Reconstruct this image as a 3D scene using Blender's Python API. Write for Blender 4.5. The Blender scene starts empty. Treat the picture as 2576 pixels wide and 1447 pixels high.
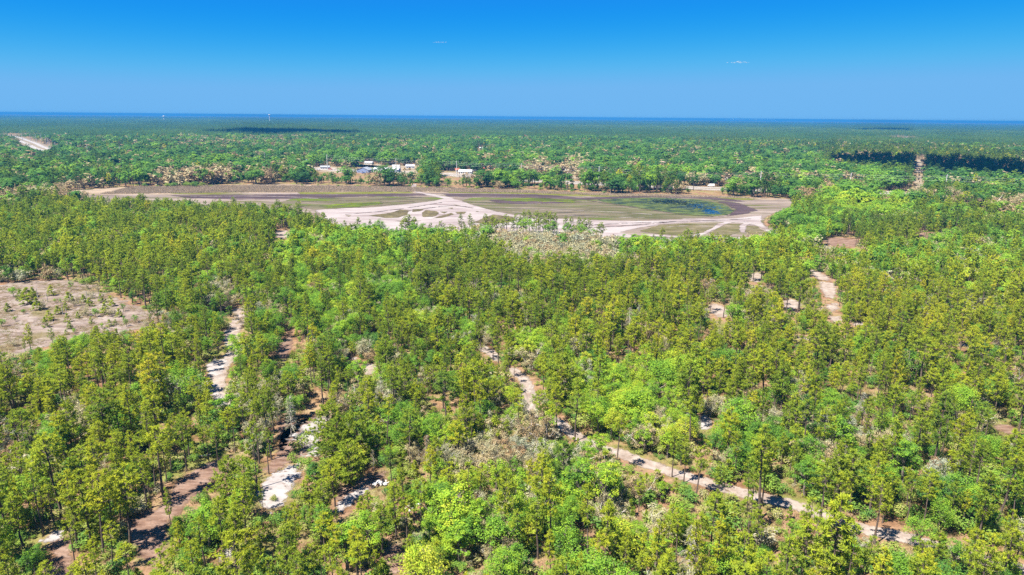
import bpy, math, random
import numpy as np
from mathutils import Matrix, Vector

random.seed(11)
rng = np.random.default_rng(11)
S = bpy.context.scene
COL = S.collection
R_ = math.radians

# ------------------------------------------------------------------ camera
CAM_H = 75.0
PITCH, ROLL = R_(14.05), R_(0.51)
FPX, CX, CY = 1717.0, 1288.0, 723.5          # survey frame: 2576 x 1447
cam_d = bpy.data.cameras.new('camera')
cam_d.sensor_width = 36.0
cam_d.lens = 36.0 * FPX / 2576.0
cam_d.clip_start = 0.5
cam_d.clip_end = 120000.0
cam = bpy.data.objects.new('camera', cam_d)
COL.objects.link(cam)
CAM_M = Matrix.Rotation(math.pi / 2 - PITCH, 3, 'X') @ Matrix.Rotation(ROLL, 3, 'Z')
cam.matrix_world = Matrix.Translation((0, 0, CAM_H)) @ CAM_M.to_4x4()
S.camera = cam

# ------------------------------------------------------------------ sky, sun, exposure
SUN_EL, SUN_AZ = R_(60), R_(-127)            # azimuth from +Y (view direction), clockwise
sun_dir = Vector((math.sin(SUN_AZ) * math.cos(SUN_EL), math.cos(SUN_AZ) * math.cos(SUN_EL), math.sin(SUN_EL)))
W = bpy.data.worlds.new('World')
S.world = W
W.use_nodes = True
wn, wl = W.node_tree.nodes, W.node_tree.links
wn.clear()
sky = wn.new('ShaderNodeTexSky')
sky.sky_type = 'NISHITA'
sky.sun_disc = False
sky.sun_elevation = SUN_EL
sky.sun_rotation = SUN_AZ
sky.altitude = 0
sky.air_density = 0.5
sky.dust_density = 0.0
sky.ozone_density = 1.0
SKY_K = 0.11
bg = wn.new('ShaderNodeBackground')
bg.inputs['Strength'].default_value = SKY_K
wo = wn.new('ShaderNodeOutputWorld')
sep = wn.new('ShaderNodeSeparateColor')
com = wn.new('ShaderNodeCombineColor')
wl.new(sky.outputs[0], sep.inputs[0])
for ch, (f0, f1, t0, t1) in enumerate(((0.20, 0.52, 0.003, 0.045), (0.18, 0.60, 0.058, 0.127), (0.0, 0.62, 0.205, 0.236))):   # deep azure grade of the whole sky
    m_ = wn.new('ShaderNodeMapRange')
    m_.interpolation_type = 'SMOOTHSTEP'
    for i_, v_ in enumerate((f0, f1, t0, t1)):
        m_.inputs[1 + i_].default_value = v_ / SKY_K
    wl.new(sep.outputs[ch], m_.inputs[0])
    wl.new(m_.outputs[0], com.inputs[ch])
wl.new(com.outputs[0], bg.inputs['Color'])
wl.new(bg.outputs[0], wo.inputs['Surface'])

sun_d = bpy.data.lights.new('sun', 'SUN')
sun_d.energy = 4.8
sun_d.angle = R_(0.53)
sun_d.color = (1.0, 0.94, 0.82)
sun = bpy.data.objects.new('sun', sun_d)
COL.objects.link(sun)
sun.rotation_euler = (-sun_dir).to_track_quat('-Z', 'Y').to_euler()

S.view_settings.view_transform = 'Standard'
S.view_settings.look = 'None'
S.view_settings.gamma = 1.0
S.view_settings.use_curve_mapping = False
S.view_settings.exposure = 1.9
S.render.engine = 'CYCLES'
cy = S.cycles
cy.use_denoising = False
cy.max_bounces = 6
cy.diffuse_bounces = 4
cy.glossy_bounces = 1
cy.transmission_bounces = 2
cy.transparent_max_bounces = 12
cy.volume_bounces = 1
cy.caustics_reflective = False
cy.caustics_refractive = False
cy.sample_clamp_indirect = 4.0

# ------------------------------------------------------------------ survey helpers (photo pixel <-> ground)
CM = np.array([list(r) for r in CAM_M])


def at(x, y, z=0.0):
    """ground (or height z) point seen at survey pixel x, y"""
    v = CM @ np.array([(x - CX) / FPX, -(y - CY) / FPX, -1.0])
    t = (z - CAM_H) / v[2]
    return np.array([v[0] * t, v[1] * t])


def proj(P):
    """world points (n,3) -> survey pixels (n,2) and depth"""
    q = (np.asarray(P, float) - np.array([0, 0, CAM_H])) @ CM
    d = -q[:, 2]
    dd = np.where(d > 0.1, d, 0.1)
    return np.stack([CX + q[:, 0] / dd * FPX, CY - q[:, 1] / dd * FPX], 1), d


def ground(poly, z=0.0):
    return np.array([at(x, y, z) for x, y in poly])


def in_poly(P, poly):
    x, y = P[:, 0], P[:, 1]
    res = np.zeros(len(P), bool)
    n = len(poly)
    j = n - 1
    for i in range(n):
        xi, yi = poly[i]
        xj, yj = poly[j]
        if yi != yj:
            c = ((yi > y) != (yj > y)) & (x < (xj - xi) * (y - yi) / (yj - yi) + xi)
            res ^= c
        j = i
    return res


def seg_dist(P, A, B):
    d = B - A
    L = max(float(d @ d), 1e-9)
    t = np.clip(((P - A) @ d) / L, 0, 1)
    return np.hypot(P[:, 0] - A[0] - t * d[0], P[:, 1] - A[1] - t * d[1])


def line_dist(P, line, closed=False):
    line = np.asarray(line, float)
    m = np.full(len(P), 1e9)
    n = len(line)
    for i in range(n if closed else n - 1):
        m = np.minimum(m, seg_dist(P, line[i], line[(i + 1) % n]))
    return m


def sdf_poly(P, poly):
    d = line_dist(P, poly, True)
    return np.where(in_poly(P, poly), d, -d)


def smooth_line(pts, n=6):
    """Catmull-Rom"""
    p = np.asarray(pts, float)
    p = np.vstack([2 * p[0] - p[1], p, 2 * p[-1] - p[-2]])
    out = []
    for i in range(1, len(p) - 2):
        for k in range(n):
            t = k / n
            a, b, c, d = p[i - 1], p[i], p[i + 1], p[i + 2]
            out.append(0.5 * ((2 * b) + (c - a) * t + (2 * a - 5 * b + 4 * c - d) * t * t + (3 * b - a - 3 * c + d) * t ** 3))
    out.append(p[-2])
    return np.array(out)


# ------------------------------------------------------------------ mesh helpers
def new_mesh(name, V, F, mats=(), fmat=None, attr=None, smooth=False):
    """V (n,3); F list of arrays of equal-width index rows or list of tuples"""
    me = bpy.data.meshes.new(name)
    V = np.asarray(V, np.float32)
    if isinstance(F, np.ndarray):
        F = [F]
    if len(F) and not isinstance(F[0], np.ndarray):
        me.from_pydata(V.tolist(), [], [tuple(f) for f in F])
    else:
        nl = sum(f.size for f in F)
        npo = sum(len(f) for f in F)
        me.vertices.add(len(V))
        me.vertices.foreach_set('co', V.ravel())
        me.loops.add(nl)
        me.loops.foreach_set('vertex_index', np.concatenate([f.ravel() for f in F]).astype(np.int32))
        me.polygons.add(npo)
        tot = np.concatenate([np.full(len(f), f.shape[1]) for f in F])
        st = np.concatenate([[0], np.cumsum(tot)[:-1]])
        me.polygons.foreach_set('loop_start', st.astype(np.int32))
        me.update(calc_edges=True)
    for m in mats:
        me.materials.append(m)
    if fmat is not None:
        me.polygons.foreach_set('material_index', np.asarray(fmat, np.int32))
    if attr:
        for k, v in attr.items():
            a = me.attributes.new(k, 'FLOAT', 'POINT')
            a.data.foreach_set('value', np.asarray(v, np.float32))
    if smooth:
        me.polygons.foreach_set('use_smooth', np.ones(len(me.polygons), bool))
    me.update()
    return me


def add(name, me, parent=None, loc=(0, 0, 0), rotz=0.0, scale=1.0):
    o = bpy.data.objects.new(name, me)
    COL.objects.link(o)
    o.location = loc
    o.rotation_euler = (0, 0, rotz)
    o.scale = (scale,) * 3 if np.isscalar(scale) else scale
    if parent:
        o.parent = parent
    return o


def tag(o, label=None, cat=None, group=None, kind=None):
    if label:
        o['label'] = label
    if cat:
        o['category'] = cat
    if group:
        o['group'] = group
    if kind:
        o['kind'] = kind
    return o


def thing(name, label, cat, loc=(0, 0, 0), rotz=0.0, group=None):
    return tag(add(name, None, None, loc, rotz), label, cat, group)


class MB:
    """collects boxes, prisms and tubes of one part"""

    def __init__(s):
        s.V, s.F = [], []

    def raw(s, V, F):
        n = len(s.V)
        s.V += [tuple(v) for v in V]
        s.F += [tuple(i + n for i in f) for f in F]
        return s

    def box(s, x0, x1, y0, y1, z0, z1):
        return s.raw([(x0, y0, z0), (x1, y0, z0), (x1, y1, z0), (x0, y1, z0), (x0, y0, z1), (x1, y0, z1), (x1, y1, z1), (x0, y1, z1)],
                     [(0, 3, 2, 1), (4, 5, 6, 7), (0, 1, 5, 4), (1, 2, 6, 5), (2, 3, 7, 6), (3, 0, 4, 7)])

    def tube(s, pts, radii, n=6, cap=True):
        pts = [np.asarray(p, float) for p in pts]
        V, F = [], []
        for i, p in enumerate(pts):
            t = pts[min(i + 1, len(pts) - 1)] - pts[max(i - 1, 0)]
            t = t / (np.linalg.norm(t) + 1e-9)
            u = np.cross(t, [0, 0, 1.0] if abs(t[2]) < 0.9 else [1.0, 0, 0])
            u /= np.linalg.norm(u) + 1e-9
            w = np.cross(t, u)
            for k in range(n):
                a = 2 * math.pi * k / n
                V.append(p + radii[i] * (u * math.cos(a) + w * math.sin(a)))
        for i in range(len(pts) - 1):
            for k in range(n):
                a, b = i * n + k, i * n + (k + 1) % n
                F.append((a, b, b + n, a + n))
        if cap:
            F.append(tuple(range(n - 1, -1, -1)))
            F.append(tuple((len(pts) - 1) * n + k for k in range(n)))
        return s.raw(V, F)

    def mesh(s, name, mat, smooth=False):
        return new_mesh(name, np.array(s.V), s.F, [mat] if mat else [], smooth=smooth)

    def build(s, name, mat, parent=None, loc=(0, 0, 0), rotz=0.0, smooth=False):
        return add(name, s.mesh(name, mat, smooth), parent, loc, rotz)


# ------------------------------------------------------------------ materials
def nodes_of(name):
    m = bpy.data.materials.new(name)
    m.use_nodes = True
    nt = m.node_tree
    nt.nodes.clear()
    return m, nt.nodes, nt.links


def ramp(N, stops, interp='LINEAR'):
    r = N.new('ShaderNodeValToRGB')
    r.color_ramp.interpolation = interp
    e = r.color_ramp.elements
    while len(e) > 1:
        e.remove(e[-1])
    for i, (p, c) in enumerate(stops):
        el = e[0] if i == 0 else e.new(p)
        el.position = p
        el.color = (*c, 1) if len(c) == 3 else c
    return r


def noise(N, L, pos, scale, detail=4, rough=0.6, stretch=None, rot=0.0):
    if stretch or rot:
        mp = N.new('ShaderNodeMapping')
        mp.inputs['Scale'].default_value = stretch or (1, 1, 1)
        mp.inputs['Rotation'].default_value = (0, 0, rot)
        L.new(pos, mp.inputs['Vector'])
        pos = mp.outputs[0]
    n = N.new('ShaderNodeTexNoise')
    n.inputs['Scale'].default_value = scale
    n.inputs['Detail'].default_value = detail
    n.inputs['Roughness'].default_value = rough
    L.new(pos, n.inputs['Vector'])
    return n.outputs['Fac']


def math_(N, L, op, a, b=None, clamp=False):
    m = N.new('ShaderNodeMath')
    m.operation = op
    m.use_clamp = clamp
    for i, v in enumerate((a, b)):
        if v is None:
            continue
        if isinstance(v, (int, float)):
            m.inputs[i].default_value = v
        else:
            L.new(v, m.inputs[i])
    return m.outputs[0]


def mixc(N, L, fac, a, b):
    m = N.new('ShaderNodeMix')
    m.data_type = 'RGBA'
    for sock, v in ((m.inputs[0], fac), (m.inputs[6], a), (m.inputs[7], b)):
        if isinstance(v, (int, float)):
            sock.default_value = v
        elif isinstance(v, tuple):
            sock.default_value = (*v, 1)
        else:
            L.new(v, sock)
    return m.outputs[2]


def plain(name, col, rough=0.8, var=0.12, scale=1.5, metal=0.0):
    """a painted or bare surface with faint mottling"""
    m, N, L = nodes_of(name)
    geo = N.new('ShaderNodeNewGeometry')
    f = noise(N, L, geo.outputs['Position'], scale, 5)
    c0 = tuple(max(0, c * (1 - var)) for c in col)
    c1 = tuple(min(1, c * (1 + var)) for c in col)
    r = ramp(N, [(0.3, c0), (0.7, c1)])
    L.new(f, r.inputs[0])
    b = N.new('ShaderNodeBsdfPrincipled')
    b.inputs['Roughness'].default_value = rough
    b.inputs['Metallic'].default_value = metal
    b.inputs['Specular IOR Level'].default_value = 0.3
    L.new(r.outputs[0], b.inputs['Base Color'])
    o = N.new('ShaderNodeOutputMaterial')
    L.new(b.outputs[0], o.inputs[0])
    return m


GK = 0.42       # albedo level of the ground covers below


def soil(name, stops, scale, stretch=None, rot=0.0, fine=3.0, fine_amt=0.35, edge=True, edge_scale=0.25, edge_amp=0.7, rough=1.0, bump=0.0, spots=None):
    """ground cover: large noise through a ramp, fine grain, ragged edge from the 'edge' attribute.
    spots = (colour, scale, threshold, softness, stretch): islands of another cover"""
    m, N, L = nodes_of(name)
    geo = N.new('ShaderNodeNewGeometry')
    P = geo.outputs['Position']
    f = noise(N, L, P, scale, 6, 0.65, stretch, rot)
    f = math_(N, L, 'MULTIPLY_ADD', f, 1.7)
    f.node.inputs[2].default_value = -0.35
    r = ramp(N, [(p_, tuple(v_ * GK for v_ in c_)) for p_, c_ in stops])
    L.new(f, r.inputs[0])
    col = r.outputs[0]
    for sp in (spots or []):
        g = noise(N, L, P, sp[1], 5, 0.6, sp[4] if len(sp) > 4 else None, rot)
        mr = N.new('ShaderNodeMapRange')
        mr.inputs[1].default_value = sp[2] - sp[3]
        mr.inputs[2].default_value = sp[2] + sp[3]
        L.new(g, mr.inputs[0])
        col = mixc(N, L, mr.outputs[0], col, tuple(v_ * GK for v_ in sp[0]))
    f2 = noise(N, L, P, fine, 3, 0.7)
    f3 = noise(N, L, P, fine * 0.22, 4, 0.65, stretch, rot)
    f2 = math_(N, L, 'MULTIPLY', math_(N, L, 'ADD', f2, math_(N, L, 'MULTIPLY', math_(N, L, 'SUBTRACT', f3, 0.5), 1.6)), 1.0)
    k = math_(N, L, 'MULTIPLY_ADD', f2, 2 * fine_amt)
    k.node.inputs[2].default_value = 1 - fine_amt
    vm = N.new('ShaderNodeVectorMath')
    vm.operation = 'SCALE'
    L.new(col, vm.inputs[0])
    L.new(k, vm.inputs['Scale'])
    b = N.new('ShaderNodeBsdfDiffuse')
    L.new(vm.outputs[0], b.inputs['Color'])
    if bump:
        bp = N.new('ShaderNodeBump')
        bp.inputs['Strength'].default_value = 1.0
        bp.inputs['Distance'].default_value = bump
        L.new(f2, bp.inputs['Height'])
        L.new(bp.outputs[0], b.inputs['Normal'])
    o = N.new('ShaderNodeOutputMaterial')
    if edge:
        a = N.new('ShaderNodeAttribute')
        a.attribute_name = 'edge'
        e = noise(N, L, P, edge_scale, 6, 0.7)
        s = math_(N, L, 'ADD', a.outputs['Fac'], math_(N, L, 'MULTIPLY', math_(N, L, 'SUBTRACT', e, 0.5), 2 * edge_amp))
        mr = N.new('ShaderNodeMapRange')
        mr.inputs[1].default_value = 0.42
        mr.inputs[2].default_value = 0.6
        L.new(s, mr.inputs[0])
        t = N.new('ShaderNodeBsdfTransparent')
        mx = N.new('ShaderNodeMixShader')
        L.new(mr.outputs[0], mx.inputs[0])
        L.new(t.outputs[0], mx.inputs[1])
        L.new(b.outputs[0], mx.inputs[2])
        L.new(mx.outputs[0], o.inputs[0])
    else:
        L.new(b.outputs[0], o.inputs[0])
    return m


def leaf_mat(name, stops, spread=0.25, trans=0.45, rand=0.18, rough=0.6, sat_t=None):
    """foliage: hue from the tree's 'tint' plus the leaf's own 'vt'; part of the light passes through"""
    m, N, L = nodes_of(name)
    ti = N.new('ShaderNodeAttribute')
    ti.attribute_type = 'INSTANCER'
    ti.attribute_name = 'tint'
    vt = N.new('ShaderNodeAttribute')
    vt.attribute_name = 'vt'
    oi = N.new('ShaderNodeObjectInfo')
    v = math_(N, L, 'ADD', ti.outputs['Fac'], math_(N, L, 'MULTIPLY', math_(N, L, 'SUBTRACT', vt.outputs['Fac'], 0.5), 2 * spread))
    v = math_(N, L, 'ADD', v, math_(N, L, 'MULTIPLY', math_(N, L, 'SUBTRACT', oi.outputs['Random'], 0.5), 2 * rand))
    r = ramp(N, stops)
    L.new(v, r.inputs[0])
    d = N.new('ShaderNodeBsdfDiffuse')
    t = N.new('ShaderNodeBsdfTranslucent')
    L.new(r.outputs[0], d.inputs['Color'])
    L.new(r.outputs[0], t.inputs['Color'])
    mx = N.new('ShaderNodeMixShader')
    mx.inputs[0].default_value = trans
    L.new(d.outputs[0], mx.inputs[1])
    L.new(t.outputs[0], mx.inputs[2])
    o = N.new('ShaderNodeOutputMaterial')
    L.new(mx.outputs[0], o.inputs[0])
    return m


M = {}
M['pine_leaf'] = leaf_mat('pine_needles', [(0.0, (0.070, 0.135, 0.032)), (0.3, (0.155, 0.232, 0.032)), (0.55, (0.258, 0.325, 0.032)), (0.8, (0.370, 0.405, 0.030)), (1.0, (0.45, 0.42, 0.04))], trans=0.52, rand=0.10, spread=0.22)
M['oak_leaf'] = leaf_mat('oak_leaves', [(0.0, (0.055, 0.135, 0.040)), (0.3, (0.11, 0.235, 0.040)), (0.55, (0.195, 0.345, 0.038)), (0.8, (0.31, 0.43, 0.038)), (1.0, (0.44, 0.46, 0.05))], trans=0.52, rand=0.08, spread=0.26)
M['bare_leaf'] = leaf_mat('lichen_twigs', [(0.0, (0.26, 0.28, 0.21)), (0.4, (0.34, 0.32, 0.18)), (0.7, (0.31, 0.25, 0.14)), (1.0, (0.27, 0.18, 0.10))], trans=0.3)
M['shrub_leaf'] = leaf_mat('shrub_leaves', [(0.0, (0.09, 0.19, 0.05)), (0.3, (0.16, 0.26, 0.04)), (0.55, (0.24, 0.30, 0.06)), (0.8, (0.32, 0.30, 0.11)), (1.0, (0.36, 0.33, 0.24))])
M['tuft_leaf'] = leaf_mat('grass_tuft', [(0.0, (0.15, 0.21, 0.04)), (0.4, (0.27, 0.25, 0.08)), (0.7, (0.33, 0.23, 0.12)), (1.0, (0.36, 0.27, 0.18))])
M['reed_leaf'] = leaf_mat('dry_reeds', [(0.0, (0.24, 0.20, 0.11)), (0.5, (0.32, 0.245, 0.17)), (1.0, (0.36, 0.28, 0.21))], trans=0.3)
M['pine_bark'] = plain('pine_bark', (0.085, 0.062, 0.050), 0.95, 0.45, 2.5)
M['oak_bark'] = plain('oak_bark', (0.12, 0.10, 0.085), 0.95, 0.4, 2.5)
M['dead_wood'] = plain('dead_wood', (0.30, 0.27, 0.25), 0.95, 0.3, 2.0)

# ------------------------------------------------------------------ the ground and its covers
FAR = 23000.0
M['forest_floor'] = soil('forest_floor', [(0.25, (0.25, 0.135, 0.075)), (0.42, (0.36, 0.21, 0.125)), (0.55, (0.43, 0.27, 0.17)), (0.7, (0.38, 0.29, 0.14)), (0.85, (0.50, 0.39, 0.29))],
                         0.09, fine=2.2, fine_amt=0.4, edge=False, bump=0.12, spots=[((0.27, 0.28, 0.08), 0.06, 0.56, 0.06), ((0.17, 0.11, 0.07), 0.5, 0.66, 0.05)])
gm = MB().raw([(-24000, -600, 0), (24000, -600, 0), (24000, FAR, 0), (-24000, FAR, 0)], [(0, 1, 2, 3)])
tag(gm.build('ground', M['forest_floor']), kind='structure')

VIS = []          # survey polygons where the ground is seen: no crown may cover them
BARE = []         # ground polygons / lines where no tree stands: ('poly', pts, margin) or ('line', pts, half width)


def sheet(name, sdf, bbox, cell, z, mat, fringe, kind='structure', parent=None, zmap=None):
    x0, x1, y0, y1 = bbox
    nx, ny = max(2, int((x1 - x0) / cell) + 2), max(2, int((y1 - y0) / cell) + 2)
    gx, gy = np.meshgrid(x0 + np.arange(nx) * cell, y0 + np.arange(ny) * cell)
    P = np.stack([gx.ravel(), gy.ravel()], 1)
    e = np.clip(0.5 + sdf(P) / (2 * fringe), 0, 1)
    idx = np.arange(nx * ny).reshape(ny, nx)
    q = np.stack([idx[:-1, :-1].ravel(), idx[:-1, 1:].ravel(), idx[1:, 1:].ravel(), idx[1:, :-1].ravel()], 1)
    q = q[(e[q].max(1) > 0)]
    used, inv = np.unique(q.ravel(), return_inverse=True)
    V = np.column_stack([P[used], np.full(len(used), z)])
    me = new_mesh(name, V, inv.reshape(-1, 4), [mat], attr={'edge': e[used]})
    o = add(name, me, parent)
    if parent is None:
        tag(o, kind=kind)
    return o


def patch(name, poly, z, mat, fringe, cell=None, vis=True, bare=True, ext=None):
    """cover traced as a survey polygon"""
    g = ground(poly)
    lo, hi = g.min(0), g.max(0)
    cell = cell or max(fringe * 0.6, 0.4)
    if vis:
        VIS.append(np.array(poly, float))
    if bare:
        BARE.append(('poly', g, 0.0))
    return sheet(name, lambda P: sdf_poly(P, g), (lo[0] - fringe, hi[0] + fringe, lo[1] - fringe, hi[1] + fringe), cell, z, mat, fringe)


def track(name, pts, width, z, mat, fringe, cell=None, world=False, bare=None):
    g = np.array(pts, float) if world else ground(pts)
    g = smooth_line(g, 5)
    w = width / 2
    lo, hi = g.min(0) - w - fringe, g.max(0) + w + fringe
    BARE.append(('line', g, (w + 0.6) if bare is None else bare))
    cell = cell or max(fringe * 0.7, 0.5)
    return sheet(name, lambda P: w - line_dist(P, g), (lo[0], hi[0], lo[1], hi[1]), cell, z, mat, fringe)


# --- dry lake
M['lake_bed'] = soil('lake_bed', [(0.3, (0.23, 0.18, 0.15)), (0.5, (0.32, 0.255, 0.215)), (0.7, (0.41, 0.33, 0.285))], 0.035, (0.35, 1.6, 1), fine=0.8, fine_amt=0.38, edge_scale=0.05,
                      spots=[((0.40, 0.33, 0.29), 0.05, 0.64, 0.03, (0.3, 1.5, 1)), ((0.16, 0.16, 0.055), 0.04, 0.6, 0.06, (0.3, 1.3, 1))])
M['reed_bank'] = soil('reed_bank', [(0.3, (0.36, 0.27, 0.185)), (0.5, (0.47, 0.36, 0.26)), (0.75, (0.53, 0.42, 0.32))], 0.06, (0.3, 1.5, 1), fine=0.7, fine_amt=0.57, edge_scale=0.06)
M['mud'] = soil('mud', [(0.3, (0.085, 0.062, 0.070)), (0.6, (0.14, 0.10, 0.11)), (0.8, (0.22, 0.165, 0.155))], 0.06, (0.25, 1.8, 1), fine=0.9, fine_amt=0.38, edge_scale=0.06, edge_amp=0.9)
M['shore_grass'] = soil('shore_grass', [(0.3, (0.16, 0.17, 0.04)), (0.55, (0.22, 0.23, 0.05)), (0.8, (0.30, 0.26, 0.11))], 0.06, (0.25, 1.5, 1), fine=0.7, fine_amt=0.57, edge_scale=0.06, edge_amp=1.0)
M['olive_flat'] = soil('olive_flat', [(0.2, (0.105, 0.115, 0.05)), (0.42, (0.165, 0.155, 0.085)), (0.6, (0.23, 0.19, 0.135)), (0.85, (0.32, 0.26, 0.21))], 0.05, (0.3, 1.6, 1), fine=0.6, fine_amt=0.47, edge_scale=0.05, edge_amp=0.9,
                       spots=[((0.145, 0.20, 0.03), 0.035, 0.60, 0.05, (0.35, 1.4, 1)), ((0.085, 0.075, 0.07), 0.045, 0.64, 0.03, (0.3, 1.8, 1)), ((0.36, 0.30, 0.24), 0.06, 0.67, 0.02, (0.25, 1.8, 1))])
M['lake_sand'] = soil('lake_sand', [(0.3, (0.38, 0.305, 0.30)), (0.5, (0.49, 0.42, 0.41)), (0.75, (0.57, 0.51, 0.50))], 0.06, (0.4, 1.5, 1), 0.15, fine=0.8, fine_amt=0.18, edge_scale=0.07, edge_amp=0.6,
                      spots=[((0.29, 0.22, 0.205), 0.04, 0.62, 0.05, (0.3, 1.6, 1)), ((0.56, 0.51, 0.50), 0.05, 0.66, 0.04, (0.3, 1.8, 1))])
M['islet'] = soil('islet', [(0.3, (0.135, 0.115, 0.06)), (0.55, (0.19, 0.155, 0.09)), (0.8, (0.24, 0.21, 0.10))], 0.1, fine=0.9, fine_amt=0.60, edge_scale=0.1)
M['meadow'] = soil('meadow', [(0.3, (0.15, 0.145, 0.06)), (0.5, (0.20, 0.175, 0.09)), (0.75, (0.29, 0.24, 0.17))], 0.07, (0.5, 1.3, 1), 0.4, fine=0.8, fine_amt=0.57, edge_scale=0.1,
                   spots=[((0.38, 0.33, 0.28), 0.08, 0.66, 0.03, (0.4, 1.6, 1))])

LAKE = [(120, 487), (190, 479), (330, 470), (440, 467), (540, 466), (700, 463), (860, 467), (1000, 471), (1100, 473), (1200, 474), (1290, 477), (1450, 484), (1560, 488), (1700, 490),
        (1830, 494), (1950, 499), (2015, 503), (2010, 515), (1965, 530), (1930, 545), (1918, 560), (1945, 578), (1990, 592), (1985, 605), (1850, 622), (1760, 626), (1640, 632), (1530, 622),
        (1400, 612), (1300, 608), (1180, 608), (1050, 608), (960, 606), (880, 600), (830, 580), (800, 560), (700, 545), (560, 535), (430, 525), (300, 515), (180, 505), (110, 497)]
patch('lake_bed', LAKE, 0.02, M['lake_bed'], 5, 4.0, vis=False)
VIS.append(np.array([(140, 489), (200, 480), (330, 471), (700, 465), (1000, 473), (1290, 480), (1560, 491), (1830, 497), (1990, 502), (1990, 515), (1940, 535), (1915, 552), (1925, 572), (1940, 583), (1860, 592), (1760, 588),
                     (1640, 584), (1560, 588), (1500, 578), (1430, 566), (1290, 556), (1200, 566), (1100, 571), (1000, 571), (900, 568), (850, 561), (815, 535), (720, 518), (600, 508), (430, 500), (330, 497)], float))
patch('reed_bank', [(120, 487), (190, 479), (330, 470), (540, 466), (700, 463), (860, 467), (1000, 471), (1200, 474), (1290, 477), (1450, 484), (1560, 488), (1700, 490), (1830, 494), (1960, 500),
                    (1950, 504), (1830, 498), (1700, 494), (1560, 494), (1450, 491), (1290, 486), (1200, 485), (1040, 485), (860, 484), (740, 485), (560, 487), (400, 490), (250, 490), (160, 491)], 0.05, M['reed_bank'], 3, 2.5, vis=False)
patch('shore_grass', [(750, 484), (900, 483), (1040, 482), (1040, 487), (900, 489), (760, 489)], 0.07, M['shore_grass'], 5, 2.5, vis=False)
patch('shore_grass', [(1120, 482), (1300, 484), (1450, 489), (1560, 492), (1700, 492), (1900, 500), (1890, 504), (1700, 496), (1560, 496), (1450, 494), (1300, 488), (1130, 486)], 0.07, M['shore_grass'], 4, 2.5, vis=False)
patch('shore_grass', [(420, 485), (560, 481), (640, 483), (560, 487), (440, 489)], 0.07, M['shore_grass'], 4, 2.5, vis=False)
patch('mud_band', [(430, 492), (600, 490), (740, 489), (900, 489), (1040, 487), (1085, 491), (1010, 494), (900, 495), (740, 500), (600, 502), (480, 499)], 0.08, M['mud'], 6, 3, vis=False)
patch('mud_band', [(1110, 488), (1210, 488), (1340, 489), (1400, 492), (1460, 498), (1520, 496), (1620, 492), (1760, 494), (1830, 500), (1880, 507), (1850, 508), (1760, 500), (1620, 497), (1540, 500), (1470, 503), (1390, 499), (1300, 497), (1200, 496), (1130, 495)], 0.08, M['mud'], 4, 2.5, vis=False)
patch('olive_flat', [(740, 500), (900, 495), (1010, 494), (1100, 497), (1130, 503), (1085, 506), (1019, 514), (944, 521), (850, 525), (790, 528), (760, 520), (700, 510)], 0.09, M['olive_flat'], 5, 3, vis=False)
patch('olive_flat', [(1160, 503), (1200, 497), (1300, 497), (1390, 499), (1470, 502), (1560, 500), (1640, 496), (1760, 500), (1830, 506), (1870, 515), (1880, 530), (1840, 540), (1790, 546), (1720, 550), (1650, 553),
                     (1582, 555), (1493, 553), (1402, 549), (1330, 543), (1255, 533), (1205, 521), (1172, 511)], 0.09, M['olive_flat'], 5, 3, vis=False)
M['green_streak'] = soil('green_streak', [(0.35, (0.085, 0.10, 0.04)), (0.5, (0.15, 0.20, 0.03)), (0.7, (0.20, 0.26, 0.03))], 0.06, (0.3, 1.8, 1), fine=0.7, fine_amt=0.47, edge_scale=0.05, edge_amp=1.1)
patch('green_streak', [(1250, 505), (1300, 499), (1380, 499), (1450, 505), (1440, 511), (1330, 511), (1265, 510)], 0.10, M['green_streak'], 6, 2.5, vis=False)
patch('mud_band', [(1235, 503), (1300, 507), (1400, 508), (1460, 507), (1400, 512), (1300, 514), (1250, 511)], 0.11, M['mud'], 7, 2.5, vis=False)
patch('green_streak', [(800, 519), (880, 511), (960, 508), (960, 513), (900, 520), (820, 524)], 0.10, M['green_streak'], 6, 2.5, vis=False)
M['marsh'] = soil('marsh', [(0.30, (0.03, 0.05, 0.06)), (0.42, (0.075, 0.11, 0.055)), (0.55, (0.13, 0.17, 0.06)), (0.8, (0.20, 0.23, 0.08))], 0.13, (0.6, 1.3, 1), fine=0.9, fine_amt=0.57, edge_scale=0.06, edge_amp=0.5,
                  spots=[((0.035, 0.05, 0.06), 0.03, 0.62, 0.03, (0.5, 1.5, 1))])
MARSH = [(1500, 503), (1560, 499), (1640, 498), (1740, 501), (1790, 508), (1830, 520), (1845, 532), (1830, 541), (1780, 543), (1710, 540), (1640, 528), (1570, 517), (1515, 508)]
patch('marsh', MARSH, 0.12, M['marsh'], 4, 2.0, vis=False)
patch('mud_band', [(1800, 505), (1850, 510), (1880, 520), (1900, 530), (1860, 542), (1825, 545), (1850, 530), (1835, 516)], 0.11, M['mud'], 6, 2.5, vis=False)
M['water'], N, L = nodes_of('water')
b = N.new('ShaderNodeBsdfPrincipled')
b.inputs['Base Color'].default_value = (0.006, 0.020, 0.045, 1)
b.inputs['Roughness'].default_value = 0.12
b.inputs['IOR'].default_value = 1.33
geo = N.new('ShaderNodeNewGeometry')
nz = noise(N, L, geo.outputs['Position'], 1.5, 3)
bp = N.new('ShaderNodeBump')
bp.inputs['Distance'].default_value = 0.03
L.new(nz, bp.inputs['Height'])
L.new(bp.outputs[0], b.inputs['Normal'])
att = N.new('ShaderNodeAttribute')
att.attribute_name = 'edge'
e = noise(N, L, geo.outputs['Position'], 0.30, 5, 0.75)
s_ = math_(N, L, 'ADD', att.outputs['Fac'], math_(N, L, 'MULTIPLY', math_(N, L, 'SUBTRACT', e, 0.5), 2.6))
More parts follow.
